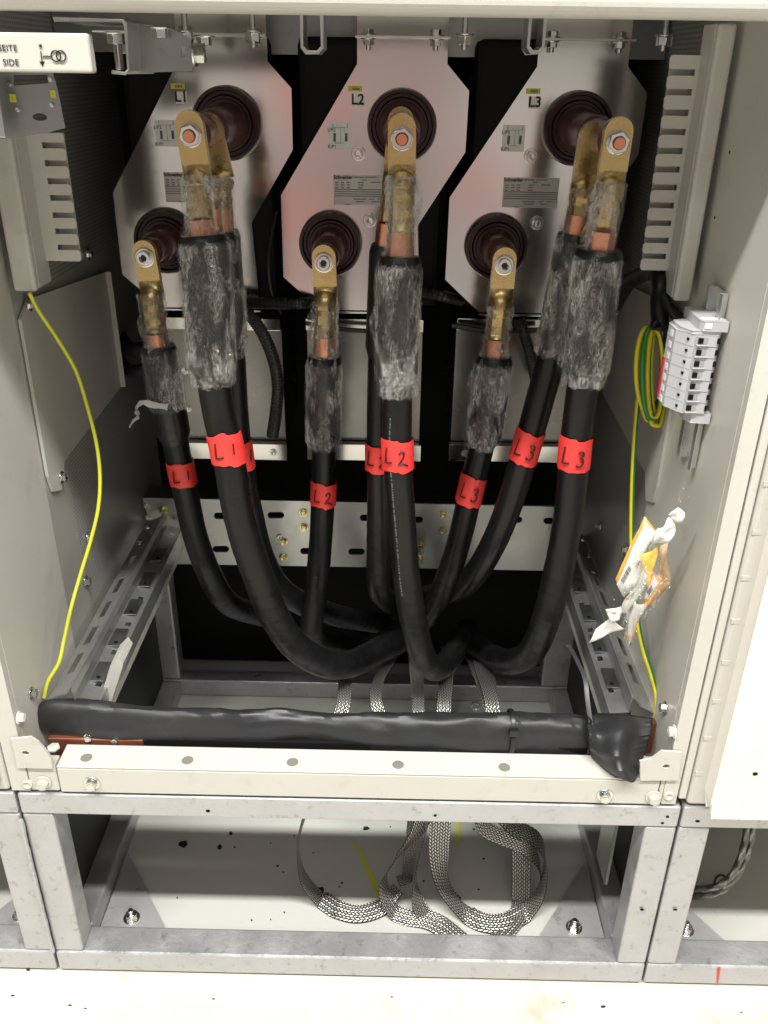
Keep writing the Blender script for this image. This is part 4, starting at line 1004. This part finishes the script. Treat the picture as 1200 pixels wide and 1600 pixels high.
for j in range(nu):
    for i in range(nv):
        p = grid[j][i]; b.v.append(p+V((0, -1, .3))*(.0016*noise.noise(p*55)+.0045*math.sin(i*.95+j*.05)*max(0, 1-j/nu*1.3)+.0008*math.sin(i*2.6)*(j/nu)))
for j in range(nu-1):
    for i in range(nv-1): a = j*nv+i; b.face((a, a+nv, a+nv+1, a+1))
fl = b.build('loose_flap', SHEET, bb); so = fl.modifiers.new('solid', 'SOLIDIFY'); so.thickness = .0018
def tie(label, x, y0, y1, wpx, tail=None):
    t = thing('cable_tie', label, 'cable tie', P(x, y1, Y=.05), 'black cable ties on the wrapped bar')
    c = P(x, (y0+y1)/2, Y=Ysh); R_ = (P(x, y0, Y=Ysh)-P(x, y1, Y=Ysh)).length*.5*1.04+.001
    b = MB(); loop = [c+V((.0012*math.sin(a*2), -math.cos(a)*R_*.68, math.sin(a)*R_)) for a in [2*math.pi*k/40 for k in range(41)]]
    b.ribbon(loop, [(1, 0, 0)]*41, .0062, .0014, 4); b.build('strap', BLKPL, t)
    a = math.radians(38); hc = c+V((0, -math.cos(a)*(R_*.68+.003), math.sin(a)*(R_+.003)))
    b = MB(); b.box(hc-V((.006, .004, .005)), hc+V((.006, .004, .005))); b.box(hc-V((.0065, .0045, .0012)), hc+V((.0065, .0045, .0012))); b.build('head', BLKPL, t, bevel=.0008)
    if tail:
        sp = smoothpath([hc]+[P(x_, y_, Y=Y_) for x_, y_, Y_ in tail], 8); b = MB(); b.ribbon(sp, [(1, -.35, 0)]*len(sp), .0062, .0013, 4); b.build('tail', mat('grey_black_plastic', (.05, .05, .052), .4), t)
    return t
tie('black cable tie round the wrapped bar, left one without a visible tail', 797, 1116, 1182, 12)
tie('black cable tie with a long tail standing up, nearest the flared end', 916, 1118, 1182, 12, [(918, 1095, .075), (914, 1060, .10), (903, 1035, .13), (893, 1015, .16), (887, 1008, .17)])

# ------------------------------------------------------------------ earth wires
wl = tag(hose('earth_wire', 'plain yellow looking wire sagging down the left wall to the wrapped bar', [(46, 458, .19), (60, 485, .20), (90, 530, .22), (118, 578, .235), (135, 630, .24), (150, 690, .24), (156, 740, .235), (154, 790, .22), (143, 840, .20), (125, 900, .17), (111, 950, .14), (100, 1000, .12), (92, 1035, .10), (75, 1065, .085), (69, 1090, .078)], .0026, mat('yellow_green_wire', (.60, .60, .04), .35), None, 'wire'))
def two_tone(name, label, pxy, r, n=12, tw=0, cat='wire', phase=0, pts=None, parent=None):
    pts = pts or smoothpath([P(x, y, Y=Y) for x, y, Y in pxy], n); seg = 16
    b = MB(); b.sweep(pts, r, seg, ref=(0, -1, 0))
    for fi in range(len(pts)-1):
        for k in range(seg):
            a = (k+.5)/seg*2*math.pi+phase+tw*fi; b.mi[fi*seg+k] = 1 if math.cos(a) > .12 else 0
    o = b.build(name, [YELPL, GREENPL], parent)
    return tag(o, label, cat) if parent is None else o
wr_ = thing('earth_wire', 'green and yellow earth wire, coiled on the right wall and running down', 'wire', P(1030, 560, Y=.25))
two_tone('straight_run', None, [(1034, 510, .235), (1012, 540, .24), (1000, 600, .245), (992, 680, .25), (988, 760, .25), (987, 840, .23), (990, 900, .20), (995, 960, .16), (1004, 1010, .13), (1018, 1055, .105), (1026, 1090, .09), (1024, 1125, .082)], .0034, phase=1.5, parent=wr_)
rg = random.Random(3)
for i, (xc, hw_, yb, ph) in enumerate(((1026, 11, 655, 0), (1031, 9, 665, 2.2), (1021, 15, 642, 3.4), (1034, 7, 650, 1.2), (1024, 13, 658, 4.4), (1029, 6, 630, 5.2))):
    ptsx = []
    for k in range(25):
        a = 2*math.pi*k/24; x = xc-5+hw_*1.2*math.sin(a)+(-4 if k > 12 else 2); y = 512+(yb-512)*(1-math.cos(a))/2
        ptsx.append(P(x, y, Y=.225+.006*i+.012*math.sin(a)))
    two_tone('coil_turn', None, None, .0033, phase=ph+1.4, pts=smoothpath(ptsx, 3), parent=wr_)
b = MB(); c = P(1033, 508, Y=.225); b.sweep([c+V((.011*math.cos(a), .011*math.sin(a), .003*math.sin(a))) for a in [k*math.pi/8 for k in range(17)]], .003, 8); b.sweep(smoothpath([c, c+V((-.01, -.01, .006)), c+V((-.014, -.012, -.003))], 4), .002, 6); b.build('tie', BLKPL, wr_)
# taped black harness above the coil
hz = thing('taped_harness', 'black taped wire harness on the right wall above the coiled wire', 'harness', P(1030, 480, Y=.25))
for k, pth in enumerate(([(960, 480, .40), (985, 440, .34), (1020, 425, .28), (1030, 440, .25), (1028, 480, .24), (1033, 512, .228)], [(1028, 430, .26), (1040, 470, .235), (1060, 495, .225), (1085, 505, .222)], [(1032, 440, .25), (1038, 480, .24), (1042, 540, .235), (1043, 600, .24)], [(975, 440, .36), (1010, 428, .30), (1030, 415, .25)])):
    sp = smoothpath([P(x, y, Y=Y) for x, y, Y in pth], 12)
    b = MB(); b.sweep(sp, (.010, .007, .0045, .008)[k], 14, wob=lambda f, a, rr, L: rr*(1+.12*noise.noise(V((L*60, a, k))))); b.build('bundle', TAPE_B, hz)

# ------------------------------------------------------------------ terminal strip on its DIN rail
dr = thing('terminal_strip', 'light grey terminal blocks with a red strip, clipped to a rail', 'terminal strip', (XR-.03, .13, .83))
ra = P(1131, 448, X=XR-.006); rb = P(1085, 725, X=XR-.006); YR = .165
zt, zb_ = 1.035, .825
# hat rail: lies on the wall (normal -X), 35 mm wide along Y
b = MB(); yc = .121; hx = XR-.0025
prf = [(0, -.028), (0.0012, -.028), (.0012, -.018), (.0095, -.018), (.0095, .018), (.0012, .018), (.0012, .028), (0, .028), (0, .0168), (.0083, .0168), (.0083, -.0168), (0, -.0168)]
# opening faces away from the wall: flip
pts = [V((hx-(.0095-d) if True else 0, yc+y, zb_)) for d, y in prf]
b.prism(pts, (0, 0, zt-zb_)); b.build('rail', GALV, dr, bevel=.0003)
KX = .86
def tblock(z0, z1, m=GREYPL, name='terminal_block', prof=None, parent=dr):
    pr = prof or [(.0105, -.034), (.014, -.037), (.043, -.035), (.0475, -.030), (.060, -.012), (.060, .016), (.054, .022), (.034, .028), (.030, .034), (.012, .034), (.0105, .026)]
    b = MB(); b.prism([V((XR-x*KX, yc+y, z0)) for x, y in pr], (0, 0, z1-z0)); return b.build(name, m, parent, bevel=.0007)
z = .842+.105
n = 7; pitch = .0131; ztop = .993
for i in range(n):
    z1 = ztop-i*pitch; z0 = z1-pitch+.0006
    blk = tblock(z0, z1)
    # funnel opening on the slanted front shoulder, square screw hole, small test hole, marker window
    b = MB(); yy = yc-.0315; zc = (z0+z1)/2
    b.prism([V((XR-.0425*KX, yc-.0354, z0+.0016)), V((XR-.0425*KX, yc-.0354, z1-.0016)), V((XR-.026*KX, yc-.0364, z1-.0032)), V((XR-.026*KX, yc-.0364, z0+.0032))], (0, -.0004, 0)); b.build('funnel', mat('grey_recess', (.36, .36, .37), .5) if i == 0 else bpy.data.materials['grey_recess'], blk)
    b = MB(); b.box((XR-.0385*KX, yc-.0372, zc-.0030), (XR-.0320*KX, yc-.0360, zc+.0030)); b.build('screw_hole', BLACK, blk)
    b = MB(); b.box((XR-.0500*KX, yc-.0300, zc-.0014), (XR-.0470*KX, yc-.0270, zc+.0014)); b.build('test_hole', BLACK, blk)
    b = MB(); b.box((XR-.0145*KX, yc-.0380, zc-.0030), (XR-.0110*KX, yc-.0355, zc+.0030)); b.build('foot_slot', BLACK, blk)
    b = MB(); b.box((XR-.040*KX, yc-.0385, z0+.0004), (XR-.024*KX, yc-.0350, z0+.0020)); b.build('lip', GREYPL, blk, bevel=.0004)
tblock(ztop+.0006, ztop+.004, prof=[(.0105, -.034), (.046, -.033), (.056, -.014), (.056, .014), (.034, .022), (.012, .030)], name='end_cover')
es = tblock(ztop+.0046, ztop+.0150, prof=[(.004, -.037), (.034, -.035), (.037, -.028), (.037, .030), (.034, .033), (.004, .033)], name='end_stop')
b = MB(); b.box((XR-.0325*KX, yc-.0362, ztop+.007), (XR-.024*KX, yc-.0352, ztop+.0135)); b.box((XR-.034*KX, yc-.026, ztop+.0148), (XR-.008*KX, yc-.018, ztop+.0155)); b.build('label_window', PAPER, es)
tblock(ztop-n*pitch-.012, ztop-n*pitch-.0004, prof=[(.004, -.036), (.028, -.034), (.034, -.022), (.034, .022), (.004, .030)], name='end_stop')
b = MB(); b.box((XR-.0618*KX, yc+.010, ztop-n*pitch+.004), (XR-.0602*KX, yc+.016, ztop-3*pitch)); b.build('red_strip', REDPL, dr, bevel=.0004)
b = MB()
for i in range(n): b.box((XR-.0610*KX, yc-.004, ztop-i*pitch-.011), (XR-.0602*KX, yc+.004, ztop-i*pitch-.004))
b.build('marker_window', PAPER, dr)

# ------------------------------------------------------------------ bundle of tags in a bag, hung on the right
YT = .06
def tagsheet(name, pxs, m, Y=YT, th=.0004, parent=None, tilt=None):
    """card with its own slope in depth: Y per corner"""
    b = MB(); pts = [P(x, y, Y=Y+dy) for x, y, dy in pxs]
    nrm = (pts[1]-pts[0]).cross(pts[2]-pts[0]).normalized()
    if nrm.y > 0: nrm = -nrm
    # plane fit through the first three corners
    pts = [p-nrm*((p-pts[0]).dot(nrm)) for p in pts]
    b.prism(pts, nrm*th); o = b.build(name, m, parent); return o, pts, nrm
tb = thing('tag_bundle', 'bundle of white and orange tags in clear film with barcodes, hanging on the right', 'tags', P(990, 900, Y=YT))
def Z5(pts): return [(900+x/5.335, 740+y/5.335) for x, y in pts]
def crump(name, pxs, m, dep, amp, th=.0004, rim=0, lvl=3):
    """crumpled sheet: outline, its own depth and small folds"""
    ring = [P(x, y, Y=dep+rim*math.sin(i*2.1)) for i, (x, y) in enumerate(Z5(pxs))]
    dense = []
    for a, c in zip(ring, ring[1:]+ring[:1]): dense += [a, a.lerp(c, .33), a.lerp(c, .67)]
    cen = sum(dense, V((0, 0, 0)))/len(dense); N = len(dense); b = MB()
    for lv in range(lvl):
        f = lv/lvl
        for p in dense:
            q = p.lerp(cen, f); b.v.append(q+V((0, 1, .2))*amp*noise.noise(q*95+V((dep*50, 0, 0))))
    b.v.append(cen+V((0, amp*.5, 0)))
    for lv in range(lvl-1):
        for k in range(N): a = lv*N+k; c = lv*N+(k+1) % N; b.face((a, c, c+N, a+N))
    for k in range(N): b.face(((lvl-1)*N+k, (lvl-1)*N+(k+1) % N, lvl*N))
    b.round = True; o = b.build(name, m, tb, angle=60); so = o.modifiers.new('solid', 'SOLIDIFY'); so.thickness = th; return o
TRANSL = mat('translucent_ribbon', (.55, .54, .51), .25)
crump('orange_card', [(575, 360), (665, 470), (560, 660), (400, 1035), (328, 880), (450, 600)], ORANGE, .058, .0005)
wc = crump('white_card', [(582, 405), (655, 478), (640, 590), (548, 690), (560, 830), (500, 950), (392, 1020), (337, 920), (372, 860), (470, 620)], PAPER, .0555, .0005)
crump('rear_card', [(700, 600), (770, 580), (750, 700), (790, 850), (785, 930), (640, 1090), (600, 1100), (680, 900)], mat('tan_card', (.60, .38, .20), .5), .085, .004)
crump('lower_card', [(640, 810), (725, 890), (600, 1090), (500, 1240), (450, 1440), (412, 1330), (480, 1220), (570, 1050), (600, 960)], ORANGE, .068, .003)
w2 = crump('lower_white_card', [(650, 850), (690, 910), (600, 1045), (572, 1040), (600, 960)], PAPER, .0645, .001)
crump('lower_film', [(500, 1090), (590, 1090), (510, 1230), (450, 1400), (430, 1330), (440, 1200)], TRANSL, .066, .003)
crump('folded_orange_card', [(535, 690), (620, 650), (690, 590), (680, 680), (640, 800), (600, 970), (575, 870)], mat('yellow_orange_paper', (.88, .52, .04), .5), .048, .003)
crump('ribbon_tail', [(105, 1410), (165, 1300), (275, 1215), (300, 1230), (330, 1240), (405, 1290), (270, 1340)], WHTAPE, .036, .004)
crump('ribbon_knot', [(245, 1130), (375, 1110), (390, 1160), (360, 1220), (290, 1225), (262, 1180)], WHTAPE, .030, .006)
crump('ribbon', [(385, 1150), (375, 1115), (420, 1010), (520, 940), (560, 800), (588, 850), (575, 960), (480, 1080), (400, 1180)], TRANSL, .040, .005)
crump('ribbon', [(640, 590), (655, 490), (690, 460), (725, 440), (780, 375), (830, 430), (835, 480), (770, 570), (700, 580)], WHTAPE, .042, .006)
crump('ribbon_knot', [(765, 335), (850, 280), (910, 330), (880, 400), (810, 445), (785, 390)], WHTAPE, .046, .006)
crump('ribbon_end', [(840, 270), (860, 110), (900, 90), (935, 130), (940, 260), (915, 340), (870, 300)], FILM2, .055, .006)
b = MB(); rg = random.Random(9)
def q5(x, y, Y): (a, c), = Z5([(x, y)]); return P(a, c, Y=Y)
for k in range(11):
    f = k/11; w_ = rg.uniform(.25, .65)/11; x0, y0 = 374+72*f, 882-128*f; x1, y1 = 374+72*(f+w_), 882-128*(f+w_)
    b.prism([q5(x0, y0, .0535), q5(x1, y1, .0535), q5(x1+22, y1+36, .0535), q5(x0+22, y0+36, .0535)], (0, -.0002, 0))
b.build('barcode', INK, tb)
b = MB()
for k in range(17):
    if k in (4, 10): continue
    f = k/17; x0, y0 = 500+125*f, 765-215*f
    for (dx, dy, ex, ey) in ((0, 0, 3, -5), (8, 4, 11, -1)) if k % 2 else ((0, 0, 3, -5), (4, 8, 7, 3)):
        b.prism([q5(x0+dx, y0+dy, .0535), q5(x0+ex, y0+ey, .0535), q5(x0+ex+8, y0+ey+14, .0535), q5(x0+dx+8, y0+dy+14, .0535)], (0, -.0002, 0))
b.build('print', INK_G, tb)
b = MB()
for k in range(6):
    f = k/6; x0, y0 = 590+40*f, 985-60*f; b.prism([q5(x0, y0, .0625), q5(x0+4, y0-6, .0625), q5(x0+18, y0+34, .0625), q5(x0+14, y0+40, .0625)], (0, -.0002, 0))
b.build('barcode', INK, tb)
crump('clear_bag', [(560, 345), (620, 350), (700, 470), (700, 600), (770, 640), (795, 860), (790, 940), (640, 1110), (520, 1260), (450, 1450), (405, 1330), (330, 1060), (300, 1080), (330, 860), (460, 560)], BAG, .026, .008, lvl=5)

# ------------------------------------------------------------------ tinned earth braids
def braid(label, pxy, w=.030, n=14):
    """pxy: (x, y, Y, width direction) ; Y None = lying on the floor"""
    p3 = [P(x, y, Y=Y) if Y is not None else P(x, y, Z=.009) for x, y, Y, _ in pxy]
    sp = smoothpath(p3, n); ds = smoothpath([V(d) for *_, d in pxy], n)
    for p in sp: p.z = max(p.z, .0075)
    b = MB(); b.ribbon(sp, ds, [w*(.66 if p.z > .30 else .66+.34*min(1, (.30-p.z)/.12)) for p in sp], .0026, 8); o = b.build('braided_strap', BRAID)
    return tag(o, label, 'braided strap', 'tinned earth braids inside the base')
D = (0, 1, .1); W = (1, 0, 0)
braid('tinned braid making the leftmost loop on the floor, a lone single strand', [(560, 1015, .60, W), (548, 1030, .42, W), (540, 1060, .28, W), (534, 1110, .20, (1, .3, 0)), (500, 1200, .15, (.5, 1, 0)), (473, 1285, .125, (.25, 1, 0)), (466, 1325, .125, D), (473, 1370, .125, D), (500, 1405, None, D), (530, 1422, None, D), (562, 1428, None, D), (598, 1416, None, D), (622, 1388, .145, D)], .032)
braid('tinned braid bowing out left then crossing down to the front tube', [(630, 1010, .60, W), (612, 1030, .42, W), (588, 1075, .27, W), (600, 1130, .21, W), (660, 1220, .17, W), (658, 1288, .16, (1, .3, .2)), (628, 1330, .15, (.8, .6, .5)), (601, 1370, .135, (.5, 1, .4)), (604, 1405, .12, (.4, 1, .3)), (632, 1442, .105, (.5, 1, .3)), (670, 1468, .095, (.4, 1, 0)), (722, 1482, .062, (.1, 1, 0))], .028)
braid('tinned braid twisting straight down between the left and big right loops', [(655, 1010, .60, W), (655, 1040, .38, W), (655, 1110, .22, W), (668, 1220, .17, W), (667, 1290, .15, (.3, 1, 0)), (655, 1340, .14, (.25, 1, 0)), (648, 1385, .125, (.3, 1, 0)), (660, 1425, .11, (.8, .6, .2)), (690, 1458, .095, (1, .5, 0)), (728, 1482, .060, (1, .6, 0))], .026)
braid('tinned braid hanging dark and edge on, leftmost strand of the middle group', [(642, 1010, .60, W), (645, 1040, .38, W), (650, 1110, .25, W), (650, 1220, .20, W), (645, 1290, .19, W), (640, 1340, .185, (1, .2, 0)), (634, 1390, .18, (1, .4, 0)), (620, 1412, .175, D)], .020)
braid('tinned braid forming the big right loop, its bottom lit silver', [(700, 1010, .60, W), (700, 1035, .38, W), (694, 1100, .24, W), (690, 1200, .18, W), (688, 1285, .155, W), (686, 1330, .145, (1, .2, 0)), (690, 1372, .135, (.7, .8, 0)), (704, 1402, .125, (.3, 1, 0)), (728, 1428, None, D), (758, 1442, None, D), (790, 1441, None, D), (822, 1425, None, D), (846, 1392, .13, D), (852, 1345, .145, D), (838, 1312, .16, (.3, 1, 0)), (800, 1288, .18, (.6, 1, .2)), (775, 1240, .20, W), (770, 1110, .24, W), (752, 1045, .38, W), (742, 1010, .6, W)], .034)
braid('tinned braid inside the right loop top, swinging from upper left to right', [(748, 1012, .6, W), (765, 1055, .35, W), (772, 1140, .24, W), (752, 1240, .20, W), (756, 1290, .185, (.5, .6, .8)), (785, 1308, .175, (.3, .7, .9)), (820, 1322, .165, (.3, .8, .8)), (842, 1350, .16, (.2, 1, 0)), (846, 1390, .15, D)], .026)
braid('tinned braid hanging straight behind the right loop, greenish and dull', [(730, 1015, .6, W), (745, 1048, .38, W), (770, 1120, .26, W), (800, 1220, .22, W), (812, 1300, .20, W), (814, 1370, .16, W), (812, 1430, .13, W), (800, 1462, .10, (1, .3, 0)), (772, 1484, .060, (1, .5, 0))], .030)
for o_, lab_ in (([(1168, 1290, .20), (1160, 1330, .17), (1145, 1365, .15), (1120, 1385, .14), (1085, 1390, .16)], 'upper strand of the thin wires bundled inside the right base frame'), ([(1178, 1290, .21), (1168, 1335, .18), (1150, 1370, .155), (1122, 1394, .14), (1080, 1402, .16)], 'lower strand of the thin wires bundled inside the right base frame')):
    sp = smoothpath([P(x, y, Y=Y) for x, y, Y in o_], 10); b = MB(); b.sweep(sp, .0055, 12, wob=lambda f, a, rr, L: rr*(1+.12*math.sin(a*3+L*200))); tag(b.build('thin_braid', BRAID if False else mat('tinned_wire', (.40, .39, .35), .4, .8, 200, .4)), lab_, 'wire', 'thin wires inside the right base frame')
b = MB(); c = P(1126, 1378, Y=.145); b.sweep([c+V((.010*math.cos(a), .004*math.sin(a), .012*math.sin(a))) for a in [k*math.pi/8 for k in range(17)]], .002, 8); tag(b.build('cable_tie', BLKPL), 'small black cable tie round the thin wires in the right base frame', 'cable tie')
# small plated lug lying on the rear frame tube
t = tag(None or thing('ring_lug', 'small shiny ring lug showing above the wrapped bar', 'cable lug', P(740, 1104, Y=.30)))
b = MB(); c = P(743, 1104, Y=.30); b.prism(circ(c, (0, -1, .5), .0085, 6, .007), (0, .003, 0), [circ(c, (0, -1, .5), .004, 14)]); b.build('ring', BOLT, t, bevel=.0005)

# ------------------------------------------------------------------ debris on the floor, each crumb its own thing
rg = random.Random(21)
for x, y, s_ in ((287, 1320, 7), (343, 1324, 5), (360, 1303, 4), (367, 1324, 1.6), (571, 1295, 5), (434, 1353, 2.5), (423, 1318, 1.5), (501, 1392, 6), (489, 1333, 1.4), (443, 1363, 1.3), (534, 1380, 1.8), (530, 1386, 1.4), (636, 1427, 4.5), (646, 1420, 2), (712, 1404, 6.5), (662, 1377, 1.8), (756, 1342, 2.4), (740, 1296, 2), (748, 1390, 1.6), (741, 1420, 1.6), (710, 1448, 1.4), (592, 1462, 1.5), (444, 1426, 1.4), (423, 1437, 1.3), (296, 1455, 2), (325, 1466, 2), (393, 1438, 1.5), (277, 1403, 1.4), (825, 1375, 3), (810, 1300, 1.4), (460, 1306, 1.2), (610, 1292, 1.2)):
    p = P(x, y, Z=.0046); s3 = s_/1351*1.6; b = MB(); k = rg.randrange(5, 8)
    outl = [p+V((s3*math.cos(2*math.pi*i/k)*rg.uniform(.5, 1.3), s3*.8*math.sin(2*math.pi*i/k)*rg.uniform(.5, 1.3), 0)) for i in range(k)]
    b.prism(outl, (0, 0, .001+s3*.25)); o = b.build('debris_crumb', CHIP, smooth=False)
    tag(o, 'dark crumb of debris lying on the grey floor inside the base frame', 'debris', 'dark crumbs on the floor')
for x, y, s_ in ((20, 1556, 2), (109, 1571, 2), (133, 1576, 1.2), (333, 1561, 1.4), (942, 1573, 2.6), (1158, 1582, 1.2), (880, 1567, 1.2), (612, 1558, 1.2)):
    p = P(x, y, Z=.0003); s3 = s_/1351*1.5; b = MB()
    outl = [p+V((s3*1.6*math.cos(2*math.pi*i/6)*rg.uniform(.5, 1.3), s3*.6*math.sin(2*math.pi*i/6)*rg.uniform(.5, 1.3), 0)) for i in range(6)]
    b.prism(outl, (0, 0, .001)); o = b.build('debris_flake', CHIP, smooth=False)
    tag(o, 'brown flake lying on the bright floor in front of the base frame', 'debris', 'flakes on the front floor')
